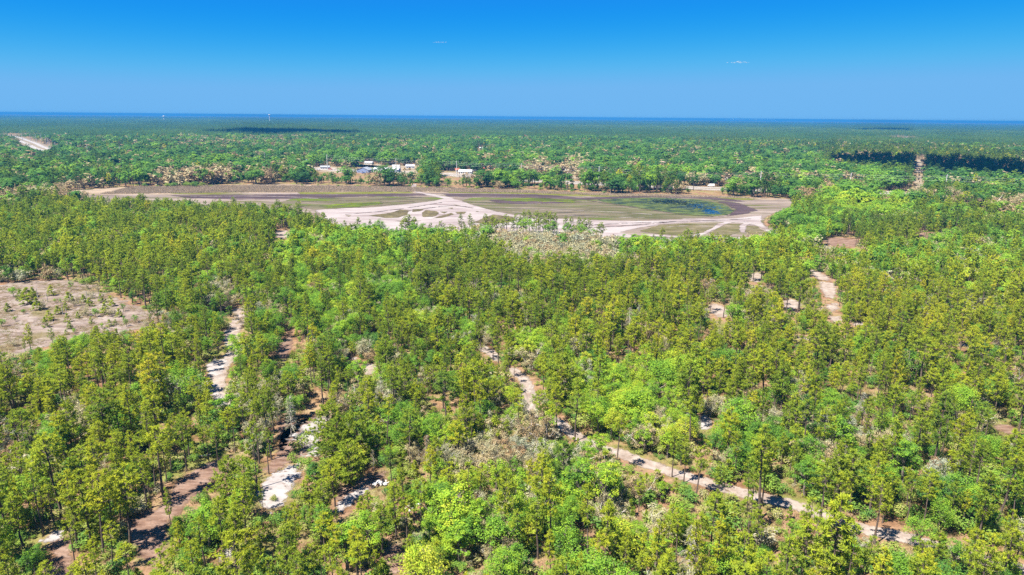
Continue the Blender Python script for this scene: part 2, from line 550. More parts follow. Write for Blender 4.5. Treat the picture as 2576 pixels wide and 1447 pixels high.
st = math_(N, L, 'GREATER_THAN', s_, 0.5)
mx = N.new('ShaderNodeMixShader')
tr = N.new('ShaderNodeBsdfTransparent')
L.new(st, mx.inputs[0])
L.new(tr.outputs[0], mx.inputs[1])
L.new(b.outputs[0], mx.inputs[2])
o_ = N.new('ShaderNodeOutputMaterial')
L.new(mx.outputs[0], o_.inputs[0])
patch('water', [(1764, 526), (1792, 527), (1808, 533), (1804, 539), (1785, 538), (1768, 532)], 0.14, M['water'], 9, 1.5, vis=False)
patch('water', [(1640, 504), (1690, 502), (1735, 508), (1720, 514), (1680, 513), (1645, 509)], 0.14, M['water'], 26, 1.5, vis=False)
patch('water', [(1720, 512), (1760, 514), (1790, 522), (1760, 524), (1730, 519)], 0.14, M['water'], 30, 1.5, vis=False)

SANDFLAT = [(794, 529), (860, 525), (944, 522), (1019, 515), (1085, 507), (1118, 500), (1085, 493), (1060, 488), (1078, 487), (1110, 493), (1150, 503), (1207, 522), (1250, 533), (1289, 541), (1345, 548), (1402, 551), (1493, 555), (1582, 557),
            (1652, 556), (1723, 551), (1793, 551), (1850, 550), (1890, 545), (1916, 543), (1914, 556), (1925, 571), (1955, 586), (1938, 588), (1900, 566), (1860, 561), (1800, 558), (1725, 560), (1660, 565), (1610, 573), (1560, 584),
            (1600, 596), (1700, 600), (1780, 604), (1700, 612), (1560, 612), (1400, 606), (1300, 602), (1180, 602), (1050, 602), (960, 598), (880, 588), (830, 560)]
patch('sand_flat', SANDFLAT, 0.13, M['lake_sand'], 3, 2.0, vis=False)
track('sand_track', [(1043, 464), (1040, 474), (1043, 481), (1066, 487), (1100, 493), (1136, 499)], 5, 0.15, M['lake_sand'], 2, 1.5)
track('sand_track', [(1900, 556), (1850, 557), (1824, 562), (1800, 572), (1770, 586), (1745, 596), (1700, 602)], 5, 0.15, M['lake_sand'], 2, 1.5)
track('sand_track', [(1885, 560), (1872, 566), (1866, 574), (1868, 584)], 4.5, 0.15, M['lake_sand'], 2, 1.5)
track('sand_track', [(1629, 592), (1709, 597), (1770, 600), (1830, 600), (1900, 598), (1960, 588)], 6, 0.15, M['lake_sand'], 2.5, 1.5)
for poly in ([(1660, 566), (1730, 562), (1805, 562), (1793, 574), (1765, 587), (1709, 593), (1645, 588), (1610, 582)], [(1828, 564), (1862, 564), (1860, 575), (1862, 584), (1830, 594), (1780, 590), (1800, 578)],
             [(1880, 569), (1904, 571), (1930, 586), (1900, 590), (1875, 584)]):
    patch('lake_meadow', poly, 0.16, M['meadow'], 2.0, 1.5, vis=False)
for poly in ([(982, 536), (1007, 528), (1028, 529), (1024, 541), (1003, 548), (972, 549), (925, 543)], [(1038, 527), (1068, 526), (1059, 532), (1038, 534)], [(1061, 536), (1071, 529), (1099, 532), (1105, 539), (1090, 546), (1064, 547)],
             [(1106, 533), (1127, 533), (1118, 538)], [(1087, 550), (1136, 536), (1141, 541), (1113, 549)], [(1146, 534), (1174, 533), (1167, 539), (1150, 539)], [(1139, 514), (1160, 519), (1151, 519)], [(1195, 531), (1206, 532), (1200, 534)],
             [(1125, 524), (1138, 523), (1140, 527)], [(870, 543), (882, 543), (878, 546)], [(990, 556), (1060, 556), (1030, 561)], [(1190, 560), (1240, 540), (1290, 546), (1300, 556), (1230, 568)]):
    patch('sand_islet', poly, 0.18, M['islet'], 1.5, 1.0, vis=False)

M['rut'] = soil('rut', [(0.3, (0.09, 0.07, 0.065)), (0.6, (0.13, 0.10, 0.09))], 0.2, edge_scale=0.12, edge_amp=1.1)
M['pale_rut'] = soil('pale_rut', [(0.3, (0.34, 0.28, 0.25)), (0.6, (0.44, 0.38, 0.35))], 0.2, edge_scale=0.12, edge_amp=1.1)
for mt, wd, pts in (('rut', 2.0, [(1480, 505), (1540, 514), (1620, 526), (1690, 536), (1760, 543), (1820, 546)]), ('rut', 1.8, [(1300, 507), (1380, 506), (1470, 503), (1560, 501)]), ('rut', 1.8, [(760, 508), (840, 506), (920, 504), (1000, 500), (1060, 497)]),
                    ('rut', 1.6, [(830, 522), (890, 514), (960, 510), (1040, 507)]), ('pale_rut', 2.0, [(1250, 522), (1330, 526), (1430, 530), (1540, 534), (1640, 540)]), ('pale_rut', 1.6, [(1290, 534), (1400, 541), (1500, 546), (1620, 548)]),
                    ('pale_rut', 2.2, [(480, 496), (600, 494), (720, 496), (800, 500)]), ('rut', 2.2, [(1010, 534), (1080, 524), (1140, 518), (1190, 524)]), ('rut', 1.6, [(870, 540), (960, 532), (1050, 520), (1110, 510)]),
                    ('rut', 1.6, [(1500, 566), (1580, 562), (1680, 559), (1800, 555), (1890, 551)]), ('rut', 1.8, [(1450, 575), (1540, 571), (1620, 565), (1700, 558)]), ('pale_rut', 1.4, [(1680, 572), (1740, 568), (1780, 570)])):
    track('tyre_track', pts, wd, 0.20, M[mt], 1.6, 1.2)

# --- clearing on the left
M['dry_field'] = soil('dry_field', [(0.3, (0.29, 0.215, 0.18)), (0.5, (0.38, 0.30, 0.26)), (0.72, (0.46, 0.385, 0.345))], 0.12, (0.6, 1.3, 1), 0.5, fine=1.4, fine_amt=0.45, edge_scale=0.14, edge_amp=1.0, bump=0.1,
                      spots=[((0.27, 0.22, 0.12), 0.07, 0.58, 0.06), ((0.16, 0.12, 0.09), 0.35, 0.66, 0.04), ((0.20, 0.22, 0.08), 0.22, 0.66, 0.04)])
patch('clearing', [(-140, 715), (0, 716), (90, 706), (170, 706), (240, 724), (300, 748), (345, 775), (395, 790), (400, 812), (330, 832), (250, 842), (140, 868), (60, 890), (-20, 905), (-140, 930)], 0.02, M['dry_field'], 8, 1.5, vis=False)
VIS.append(np.array([(-40, 735), (60, 725), (150, 724), (215, 728), (270, 760), (320, 790), (380, 795), (385, 812), (300, 826), (215, 820), (130, 850), (40, 885), (-40, 895)], float))

# --- sand, soil and tracks in the wood
M['white_sand'] = soil('white_sand', [(0.3, (0.40, 0.34, 0.32)), (0.5, (0.52, 0.47, 0.455)), (0.7, (0.60, 0.56, 0.55))], 0.25, (0.6, 1.4, 1), 0.6, fine=2.5, fine_amt=0.15, edge_scale=0.5, edge_amp=0.85, bump=0.06,
                       spots=[((0.24, 0.16, 0.12), 0.5, 0.64, 0.04), ((0.14, 0.10, 0.07), 1.6, 0.70, 0.03)])
M['brown_soil'] = soil('brown_soil', [(0.3, (0.22, 0.13, 0.095)), (0.5, (0.32, 0.205, 0.155)), (0.72, (0.40, 0.28, 0.225))], 0.35, (0.5, 1.5, 1), 0.5, fine=2.5, fine_amt=0.45, edge_scale=0.4, edge_amp=0.7, bump=0.06,
                       spots=[((0.33, 0.25, 0.20), 0.6, 0.68, 0.03)])
M['track_sand'] = soil('track_sand', [(0.3, (0.38, 0.29, 0.24)), (0.5, (0.48, 0.39, 0.335)), (0.72, (0.56, 0.48, 0.43))], 0.3, fine=2.0, fine_amt=0.18, edge_scale=0.5, edge_amp=0.7, bump=0.05,
                       spots=[((0.22, 0.15, 0.10), 0.5, 0.66, 0.04)])
M['grassy_soil'] = soil('grassy_soil', [(0.3, (0.32, 0.19, 0.10)), (0.5, (0.44, 0.28, 0.16)), (0.72, (0.45, 0.34, 0.20))], 0.3, fine=2.0, fine_amt=0.5, edge_scale=0.4, bump=0.08)
for nm, mt, fr, poly in (
        ('soil_patch', 'brown_soil', 2.0, [(560, 1145), (590, 1150), (575, 1185), (530, 1215), (500, 1240), (470, 1265), (455, 1290), (430, 1310), (420, 1345), (415, 1400), (395, 1425), (345, 1400), (330, 1360), (320, 1325), (345, 1305), (385, 1290), (430, 1250), (440, 1215), (480, 1190), (525, 1165)]),
        ('soil_patch', 'brown_soil', 1.8, [(135, 1358), (175, 1345), (182, 1375), (180, 1447), (175, 1470), (90, 1470), (100, 1440), (140, 1400), (125, 1378)]),
        ('soil_patch', 'brown_soil', 1.8, [(850, 1235), (880, 1215), (930, 1198), (965, 1188), (975, 1205), (955, 1225), (900, 1240), (860, 1262), (842, 1258)]),
        ('soil_patch', 'grassy_soil', 2.0, [(790, 975), (818, 985), (822, 1010), (800, 1040), (770, 1060), (740, 1095), (700, 1140), (684, 1130), (700, 1095), (735, 1065), (765, 1035), (785, 1000)]),
        ('soil_patch', 'brown_soil', 2.0, [(700, 1060), (760, 1055), (830, 1035), (832, 1045), (800, 1085), (795, 1130), (760, 1150), (730, 1165), (690, 1190), (660, 1190), (690, 1150), (700, 1110)]),
        ('sand_patch', 'white_sand', 2.2, [(745, 1165), (752, 1168), (750, 1200), (735, 1225), (720, 1260), (700, 1284), (672, 1286), (660, 1270), (650, 1240), (665, 1215), (690, 1195), (720, 1175)]),
        ('sand_patch', 'white_sand', 3.2, [(770, 1066), (830, 1040), (835, 1048), (805, 1085), (800, 1145), (770, 1150), (760, 1120), (735, 1100)]),
        ('sand_patch', 'white_sand', 1.4, [(105, 1362), (140, 1335), (168, 1322), (176, 1330), (150, 1352), (118, 1374)]),
        ('sand_patch', 'white_sand', 1.3, [(848, 1268), (875, 1245), (905, 1228), (930, 1222), (928, 1238), (895, 1255), (870, 1280), (846, 1292)]),
        ('sand_patch', 'white_sand', 1.8, [(520, 918), (540, 905), (560, 908), (574, 898), (576, 912), (562, 925), (556, 940), (548, 952), (530, 945), (518, 932)]),
        ('sand_patch', 'white_sand', 1.5, [(540, 965), (552, 962), (548, 985), (562, 1000), (568, 1020), (556, 1022), (540, 1000), (533, 985)]),
        ('sand_patch', 'track_sand', 1.6, [(912, 920), (930, 914), (946, 920), (944, 938), (930, 946), (916, 938)]),
        ('sand_patch', 'track_sand', 1.5, [(884, 900), (897, 898), (902, 925), (892, 930)]),
        ('sand_patch', 'track_sand', 1.5, [(1192, 868), (1215, 866), (1245, 884), (1258, 900), (1254, 912), (1238, 905), (1222, 888), (1200, 880)]),
        ('sand_patch', 'track_sand', 1.5, [(1278, 925), (1292, 932), (1290, 942), (1276, 938)]),
        ('sand_patch', 'track_sand', 1.5, [(1310, 950), (1326, 946), (1334, 962), (1338, 985), (1345, 1015), (1340, 1040), (1328, 1035), (1326, 1000), (1316, 972)]),
        ('sand_patch', 'track_sand', 1.5, [(1420, 1060), (1438, 1072), (1450, 1090), (1452, 1104), (1438, 1104), (1428, 1090), (1418, 1078)]),
        ('sand_patch', 'white_sand', 1.5, [(1758, 1050), (1775, 1042), (1788, 1058), (1784, 1078), (1766, 1082), (1758, 1068)]),
        ('sand_patch', 'track_sand', 3.5, [(2036, 676), (2060, 684), (2085, 698), (2088, 708), (2062, 704), (2042, 692)]),
        ('sand_patch', 'track_sand', 2.5, [(2062, 708), (2098, 712), (2104, 735), (2096, 752), (2078, 748), (2066, 728)]),
        ('sand_patch', 'track_sand', 3.1, [(1972, 758), (1992, 752), (2014, 762), (2012, 774), (1985, 784), (1972, 772)]),
        ('sand_patch', 'track_sand', 3.1, [(1780, 768), (1800, 764), (1832, 776), (1836, 794), (1815, 800), (1790, 790)]),
        ('sand_patch', 'track_sand', 3.1, [(1884, 690), (1910, 685), (1920, 696), (1905, 712), (1888, 706)]),
        ('sand_patch', 'track_sand', 3.1, [(2076, 768), (2104, 762), (2112, 776), (2090, 786)]),
        ('sand_patch', 'track_sand', 2.8, [(2084, 796), (2110, 796), (2120, 808), (2096, 812)]),
        ('sand_patch', 'track_sand', 2.8, [(2146, 812), (2172, 812), (2170, 820), (2150, 820)]),
        ('sand_patch', 'track_sand', 2.8, [(2000, 846), (2030, 846), (2066, 852), (2062, 860), (2010, 854)]),
        ('sand_patch', 'track_sand', 3.5, [(2226, 702), (2246, 702), (2246, 712), (2228, 711)]),
        ('sand_patch', 'track_sand', 3.5, [(2426, 710), (2450, 714), (2448, 722), (2428, 720)]),
        ('sand_patch', 'track_sand', 3.1, [(1640, 672), (1650, 676), (1652, 686), (1642, 684)]),
        ('sand_patch', 'track_sand', 2.2, [(2380, 862), (2440, 866), (2500, 868), (2500, 874), (2440, 873), (2385, 870)]),
        ('sand_patch', 'track_sand', 2.5, [(694, 582), (722, 580), (732, 592), (712, 602), (696, 596)]),
        ('sand_patch', 'brown_soil', 2.5, [(2060, 600), (2110, 598), (2160, 604), (2150, 622), (2090, 618)]),
        ('soil_patch', 'brown_soil', 2.5, [(2290, 586), (2360, 588), (2420, 596), (2400, 602), (2310, 596)]),
        ('soil_patch', 'grassy_soil', 1.8, [(1080, 1000), (1130, 996), (1150, 1010), (1140, 1030), (1090, 1020)]),
        ('soil_patch', 'brown_soil', 1.8, [(1030, 1140), (1044, 1142), (1056, 1165), (1046, 1172), (1034, 1160)]),
        ('soil_patch', 'brown_soil', 1.6, [(980, 1380), (1005, 1365), (1015, 1400), (1010, 1440), (980, 1447), (965, 1420)]),
        ('soil_patch', 'brown_soil', 1.6, [(2495, 1070), (2530, 1065), (2560, 1080), (2555, 1095), (2520, 1090)]),
        ('soil_patch', 'grassy_soil', 2.0, [(440, 1070), (475, 1040), (490, 1030), (480, 1050), (455, 1075)]),
        ('soil_patch', 'brown_soil', 2.0, [(1060, 1205), (1030, 1235), (1040, 1245)]),
        ('sand_patch', 'white_sand', 1.6, [(548, 1400), (580, 1360), (590, 1390), (570, 1430)]),
        ('soil_patch', 'grassy_soil', 2.0, [(1740, 1130), (1780, 1120), (1800, 1140), (1760, 1150)]),
        ('soil_patch', 'brown_soil', 2.0, [(700, 870), (720, 850), (735, 830), (735, 870), (715, 910), (700, 900)])):
    patch(nm, poly, 0.03 if mt in ('brown_soil', 'grassy_soil') else 0.06, M[mt], fr, vis=(len(poly) > 3))
track('sand_track', [(600, 780), (606, 795), (600, 808), (588, 825), (584, 842), (586, 862), (594, 880), (580, 900), (556, 920), (545, 950), (545, 980), (562, 1015)], 5.2, 0.05, M['track_sand'], 1.6, 0.9, bare=2.2)
VIS.append(np.array([(578, 800), (602, 788), (608, 798), (604, 815), (606, 850), (588, 864), (576, 850), (572, 820)], float))
ROADPTS = [(1560, 1140), (1600, 1158), (1650, 1175), (1720, 1198), (1800, 1222), (1900, 1248), (2000, 1272), (2080, 1300), (2160, 1328), (2240, 1345), (2310, 1362), (2420, 1395), (2580, 1436)]
track('dirt_road', ROADPTS, 3.8, 0.05, M['track_sand'], 1.2, 0.8)
VIS.append(np.array([(1556, 1138), (1600, 1152), (1720, 1190), (1860, 1232), (1860, 1246), (1720, 1206), (1640, 1186), (1556, 1154)], float))
VIS.append(np.array([(1856, 1232), (1980, 1256), (2080, 1288), (2175, 1320), (2165, 1342), (2060, 1310), (1960, 1280), (1860, 1254)], float))
VIS.append(np.array([(2230, 1336), (2318, 1354), (2314, 1374), (2230, 1352)], float))
track('dirt_road', [(1290, 930), (1325, 965), (1335, 1030), (1400, 1060), (1440, 1090), (1500, 1125), (1560, 1140)], 3.5, 0.04, M['track_sand'], 1.2, 0.8)

# --- highway, verge and yards beyond the lake
M['asphalt'] = plain('asphalt', (0.22, 0.20, 0.19), 0.9, 0.1, 0.4)
M['verge'] = soil('verge', [(0.3, (0.30, 0.235, 0.14)), (0.55, (0.40, 0.325, 0.24)), (0.8, (0.48, 0.42, 0.36))], 0.06, fine=0.6, fine_amt=0.2, edge_scale=0.06)
M['paint'] = plain('road_paint', (0.7, 0.7, 0.68), 0.8, 0.05)
HW_PX = [(2700, 510), (2480, 498), (2240, 486), (2000, 480), (1767, 474), (1600, 467), (1451, 460), (1320, 453), (1150, 441), (1000, 433), (880, 429), (780, 424), (640, 417), (420, 402), (230, 391), (120, 378), (70, 358), (20, 342), (-60, 335)]
HW = smooth_line(ground(HW_PX), 8)


def offset(line, d):
    t = np.gradient(line, axis=0)
    t /= np.linalg.norm(t, axis=1)[:, None] + 1e-9
    return line + np.stack([t[:, 1], -t[:, 0]], 1) * d


def strip(name, line, w, z, mat, parent=None):
    a, b_ = offset(line, -w / 2), offset(line, w / 2)
    n = len(line)
    V = np.vstack([np.column_stack([a, np.full(n, z)]), np.column_stack([b_, np.full(n, z)])])
    F = np.array([(i, i + 1, n + i + 1, n + i) for i in range(n - 1)])
    o = add(name, new_mesh(name, V, F, [mat]), parent)
    if parent is None:
        tag(o, kind='structure')
    return o


track('road_verge', HW[::8], 46, 0.04, M['verge'], 6, 5, world=True, bare=22)
for s in (-1, 1):
    rd = strip('highway', offset(HW, s * 9.5), 8.2, 0.12, M['asphalt'])
    for k in (-1, 1):
        strip('edge_line', offset(HW, s * 9.5 + k * 3.8), 0.18, 0.13, M['paint'], rd)
for poly in ([(1345, 452), (1372, 453), (1372, 457), (1345, 456)], [(1396, 455), (1448, 458), (1448, 463), (1396, 460)], [(1715, 463), (1765, 467), (1815, 470), (1815, 484), (1765, 482), (1717, 479)],
             [(2187, 474), (2240, 477), (2300, 482), (2298, 492), (2240, 490), (2190, 486)], [(40, 346), (75, 353), (118, 366), (122, 376), (100, 378), (60, 362)], [(1440, 457), (1452, 459), (1452, 472), (1444, 470)]):
    VIS.append(np.array(poly, float))
for poly in ([(788, 419), (835, 418), (884, 423), (884, 432), (800, 431)], [(896, 415), (1048, 417), (1046, 432), (960, 433), (900, 432)], [(1112, 428), (1196, 433), (1194, 441), (1112, 438)], [(1216, 426), (1248, 428), (1248, 437), (1218, 436)], [(1330, 448), (1372, 450), (1372, 457), (1330, 455)], [(1430, 437), (1462, 442), (1458, 450), (1430, 447)]):
    VIS.append(np.array(poly, float))
M['yard'] = soil('yard', [(0.3, (0.36, 0.27, 0.17)), (0.55, (0.46, 0.37, 0.27)), (0.8, (0.54, 0.47, 0.40))], 0.05, fine=0.5, fine_amt=0.2, edge_scale=0.05)
for poly in ([(785, 420), (830, 418), (880, 424), (905, 424), (900, 434), (850, 436), (800, 432)], [(898, 414), (960, 418), (985, 416), (1050, 418), (1045, 434), (1010, 438), (960, 434), (905, 434)], [(900, 412), (960, 414), (955, 422), (905, 420)],
             [(1110, 432), (1200, 434), (1250, 438), (1240, 444), (1120, 440)], [(1425, 430), (1462, 440), (1470, 452), (1440, 450), (1420, 440)], [(745, 400), (785, 408), (780, 416), (748, 412)],
             [(1820, 456), (1890, 456), (1890, 464), (1820, 462)]):
    patch('sandy_yard', poly, 0.05, M['yard'], 5, 4, vis=False, bare=True)
track('dirt_road', [(2316, 482), (2312, 470), (2310, 455), (2311, 440), (2312, 425), (2313, 412), (2314, 402)], 9, 0.05, M['yard'], 3, 3, bare=7)
VIS.append(np.array([(2302, 412), (2318, 412), (2320, 440), (2322, 470), (2304, 472)], float))
track('dirt_road', [(2278, 352), (2280, 340), (2281, 334)], 14, 0.05, M['yard'], 4, 5, bare=10)
VIS.append(np.array([(2276, 334), (2284, 334), (2283, 352), (2274, 352)], float))
patch('sandy_yard', [(2346, 347), (2360, 347), (2360, 353), (2346, 352)], 0.05, M['yard'], 8, 6)
patch('sandy_yard', [(2274, 310.5), (2292, 310.5), (2292, 313), (2274, 313)], 0.05, M['yard'], 40, 40)

# ------------------------------------------------------------------ buildings, vehicles and poles beyond the lake
M['white_wall'] = plain('white_wall', (0.50, 0.49, 0.47), 0.8, 0.06, 0.5)
M['tan_wall'] = plain('tan_wall', (0.36, 0.29, 0.22), 0.85, 0.08, 0.5)
M['blue_wall'] = plain('blue_wall', (0.16, 0.20, 0.32), 0.8, 0.08, 0.5)
M['grey_roof'] = plain('grey_roof', (0.20, 0.21, 0.235), 0.7, 0.12, 0.4)
M['pale_roof'] = plain('pale_roof', (0.34, 0.34, 0.36), 0.6, 0.10, 0.4)
M['white_roof'] = plain('white_roof', (0.50, 0.50, 0.50), 0.6, 0.06, 0.4)
M['blue_roof'] = plain('blue_roof', (0.13, 0.22, 0.30), 0.6, 0.12, 0.4)
M['red_roof'] = plain('red_roof', (0.36, 0.085, 0.055), 0.8, 0.15, 0.6)
M['pink_roof'] = plain('pink_roof', (0.38, 0.24, 0.21), 0.8, 0.12, 0.6)
M['dark_glass'] = plain('dark_glass', (0.02, 0.025, 0.03), 0.15, 0.05)
M['door_paint'] = plain('door_paint', (0.10, 0.07, 0.05), 0.6, 0.1)
M['frame_white'] = plain('frame_white', (0.45, 0.45, 0.44), 0.6, 0.05)
M['red_paint'] = plain('red_paint', (0.40, 0.02, 0.015), 0.35, 0.05)
M['white_paint'] = plain('white_paint', (0.55, 0.55, 0.55), 0.35, 0.04)
M['blue_paint'] = plain('blue_paint', (0.06, 0.12, 0.28), 0.35, 0.05)
M['dark_paint'] = plain('dark_paint', (0.04, 0.04, 0.045), 0.4, 0.1)
M['tyre'] = plain('tyre', (0.02, 0.02, 0.02), 0.9, 0.1)
M['chrome'] = plain('rim_metal', (0.35, 0.35, 0.36), 0.35, 0.05, metal=0.6)
M['concrete'] = plain('concrete', (0.42, 0.41, 0.40), 0.85, 0.08, 0.8)
M['insulator'] = plain('insulator', (0.20, 0.20, 0.21), 0.4, 0.05)
M['cable'] = plain('cable', (0.30, 0.30, 0.31), 0.5, 0.05)
M['fence_wood'] = plain('fence_wood', (0.11, 0.075, 0.055), 0.9, 0.25, 0.8)
M['yellow_paint'] = plain('yellow_paint', (0.45, 0.26, 0.02), 0.45, 0.08)


def metres(x0, x1, y):
    a_, b__ = at(x0, y), at(x1, y)
    return float(np.hypot(*(a_ - b__)))


def seen(x0, x1, y0, y1):
    VIS.append(np.array([(x0, y0), (x1, y0), (x1, y1), (x0, y1)], float))


def house(x0, x1, y0, y1, label, wall, roof, depth=9.0, hw=2.8, rise=1.6, turn=0.0, name='house', cat='house', doors=1, windows=3, axis='x', over=0.45):
    """gabled building; x0..x1, y1 its foot in the survey frame"""
    w = metres(x0, x1, y1)
    c = at((x0 + x1) / 2, y1)
    t = thing(name, label, cat, (c[0], c[1] + depth / 2, 0), turn)
    seen(x0, x1, y0, y1)
    BARE.append(('poly', np.array([(c[0] - w / 2 - 2, c[1] - 3), (c[0] + w / 2 + 2, c[1] - 3), (c[0] + w / 2 + 2, c[1] + depth + 2), (c[0] - w / 2 - 2, c[1] + depth + 2)]), 0))
    a, b_ = w / 2, depth / 2
    mb = MB()
    if axis == 'x':
        mb.raw([(-a, -b_, 0), (a, -b_, 0), (a, b_, 0), (-a, b_, 0), (-a, -b_, hw), (a, -b_, hw), (a, b_, hw), (-a, b_, hw), (-a, 0, hw + rise), (a, 0, hw + rise)],
               [(0, 1, 5, 4), (2, 3, 7, 6), (1, 2, 6, 9, 5), (3, 0, 4, 8, 7)])
    else:
        mb.raw([(-a, -b_, 0), (a, -b_, 0), (a, b_, 0), (-a, b_, 0), (-a, -b_, hw), (a, -b_, hw), (a, b_, hw), (-a, b_, hw), (0, -b_, hw + rise), (0, b_, hw + rise)],
               [(0, 1, 5, 8, 4), (2, 3, 7, 9, 6), (1, 2, 6, 5), (3, 0, 4, 7)])
    mb.build('wall', M[wall], t)
    rb = MB()
    e, th = over, 0.16
    for s in (-1, 1):
        if axis == 'x':
            k = (b_ + e) / b_
            P = [(-a - e, s * b_ * k, hw - rise * (k - 1) + 0.03), (a + e, s * b_ * k, hw - rise * (k - 1) + 0.03), (a + e, 0, hw + rise + 0.03), (-a - e, 0, hw + rise + 0.03)]
        else:
            k = (a + e) / a
            P = [(s * a * k, -b_ - e, hw - rise * (k - 1) + 0.03), (s * a * k, b_ + e, hw - rise * (k - 1) + 0.03), (0, b_ + e, hw + rise + 0.03), (0, -b_ - e, hw + rise + 0.03)]
        P2 = [(x_, y_, z_ + th) for x_, y_, z_ in P]
        rb.raw(P + P2, [(0, 1, 2, 3), (7, 6, 5, 4), (0, 4, 5, 1), (1, 5, 6, 2), (2, 6, 7, 3), (3, 7, 4, 0)])
    ro = rb.build('roof', M[roof], t)
    MB().box(a * 0.35, a * 0.35 + 0.5, b_ * 0.25, b_ * 0.25 + 0.5, hw + rise * 0.5, hw + rise + 0.5).build('vent', M['grey_roof'], ro)
    n = doors + windows
    k = 0
    for i in range(n):
        px = -a + (i + 0.5) * w / n
        if i % max(1, n // max(doors, 1)) == n // 2 % max(1, n // max(doors, 1)) and k < doors:
            k += 1
            d = MB().box(px - 0.5, px + 0.5, -b_ - 0.06, -b_ + 0.02, 0.05, 2.1).build('door', M['door_paint'], t)
            MB().box(px + 0.34, px + 0.42, -b_ - 0.12, -b_ - 0.05, 1.0, 1.08).build('handle', M['chrome'], d)
        else:
            ww = min(0.75, w / n * 0.35)
            wd = MB().box(px - ww, px + ww, -b_ - 0.05, -b_ + 0.02, 0.95, 2.15).build('window', M['frame_white'], t)
            MB().box(px - ww + 0.09, px + ww - 0.09, -b_ - 0.08, -b_ - 0.03, 1.04, 2.06).build('pane', M['dark_glass'], wd)
    return t


house(805, 828, 418, 426, 'small white house with grey roof beside the red car', 'white_wall', 'grey_roof', 8, 3.0, 1.7, 0.12)
house(768, 780, 399, 411, 'blue roofed house at the edge of the trees', 'white_wall', 'blue_roof', 9, 3.4, 2.2, 0.4)
house(775, 784, 392, 398, 'dark blue roofed shed behind the blue roofed house', 'tan_wall', 'blue_roof', 8, 2.6, 1.6, 0.2, 'shed', 'shed', 1, 1)
house(917, 938, 406, 414, 'small white bungalow on the green bank above the yard', 'white_wall', 'pale_roof', 8, 3.0, 1.4, -0.25)
house(900, 931, 424, 435, 'blue grey gabled warehouse nearest the lake trees', 'blue_wall', 'grey_roof', 16, 3.8, 3.2, -0.2, 'warehouse', 'warehouse', 1, 2, 'y')
house(940, 976, 422, 433, 'long pale roofed workshop beside the blue warehouse', 'white_wall', 'pale_roof', 14, 3.6, 2.2, -0.12, 'workshop', 'workshop', 2, 4)
house(976, 1004, 424, 433, 'pale roofed workshop behind the tall concrete pole', 'blue_wall', 'pale_roof', 12, 3.4, 2.0, -0.12, 'workshop', 'workshop', 2, 2)
house(1020, 1042, 415, 424, 'grey building among machinery at the end of the yard', 'white_wall', 'pale_roof', 10, 3.2, 2.0, 0.1, 'warehouse', 'warehouse', 1, 2)
house(1154, 1187, 428, 438, 'long white roofed building behind the lake trees', 'white_wall', 'white_roof', 12, 3.2, 2.0, -0.1, 'warehouse', 'building', 2, 4)
house(1145, 1154, 425, 433, 'small red walled hut beside the white roofed building', 'tan_wall', 'red_roof', 6, 3.0, 1.4, 0.2, 'hut', 'hut', 1, 1)
house(1222, 1243, 427, 438, 'house with a coral red roof behind the lake trees', 'white_wall', 'red_roof', 10, 2.8, 2.4, -0.35)
house(1212, 1219, 424, 428, 'little red roof showing behind the coral roofed house', 'tan_wall', 'red_roof', 6, 2.6, 1.4, 0.3, 'shed', 'shed', 1, 1)
house(1397, 1411, 402, 407, 'white roof among the oaks far behind the sandy yard', 'white_wall', 'white_roof', 8, 3, 1.5, 0.1)
house(1416, 1429, 427, 435, 'white hut beside the dark board fence', 'white_wall', 'white_roof', 6, 3.2, 1.4, 0.0, 'hut', 'hut', 1, 2)
house(1656, 1687, 405, 413, 'pink roofed long house alone in the woods', 'white_wall', 'pink_roof', 10, 3, 1.8, -0.05)
house(1826, 1845, 452, 459, 'white gabled house behind the highway', 'white_wall', 'white_roof', 9, 3, 1.8, 0.15, axis='y')
house(1866, 1888, 453, 462, 'pink roofed house next to the white gabled house', 'tan_wall', 'pink_roof', 9, 2.8, 1.8, 0.0)
house(1352, 1362, 368, 373, 'white house far off among the bright oaks', 'white_wall', 'white_roof', 9, 4, 1.5, 0.0)
house(1168, 1182, 368, 374, 'pale blue roofed house deep in the oak woods', 'white_wall', 'blue_roof', 9, 3, 1.8, 0.0)
house(1206, 1224, 370, 375, 'long white trailer home deep in the oak woods', 'white_wall', 'white_roof', 6, 3, 0.9, 0.1, 'trailer_home', 'trailer home', 1, 4)
house(986, 1006, 416, 422, 'long white storage trailer by the concrete pole', 'white_wall', 'white_roof', 4, 3.4, 0.4, -0.05, 'storage_trailer', 'trailer', 1, 0, over=0.1)
house(808, 817, 388, 394, 'white camper beside the driveway trees', 'white_wall', 'white_roof', 3.5, 2.6, 0.5, 0.3, 'camper', 'camper', 1, 2, over=0.1)
house(825, 838, 387, 396, 'stacked white trailer home behind the driveway trees', 'white_wall', 'white_roof', 6, 4.0, 0.8, 0.1, 'trailer_home', 'trailer home', 1, 3)
house(487, 494, 330, 334, 'tiny white barn by the dark wood on the horizon side', 'white_wall', 'white_roof', 14, 7, 3, 0.0, 'barn', 'barn', 1, 1)
house(1880, 1897, 299.5, 301.5, 'long white building on the horizon', 'white_wall', 'white_roof', 40, 22, 4, 0.0, 'warehouse', 'building', 1, 3)


def wheel(t, x, y, r, w):
    wh = MB().tube([(x, y - w / 2, r), (x, y + w / 2, r)], [r, r], 14).build('wheel', M['tyre'], t)
    for s in (-1, 1):
        MB().tube([(x, y + s * w / 2, r), (x, y + s * (w / 2 + 0.015), r)], [r * 0.6, r * 0.55], 12).build('rim', M['chrome'], wh)


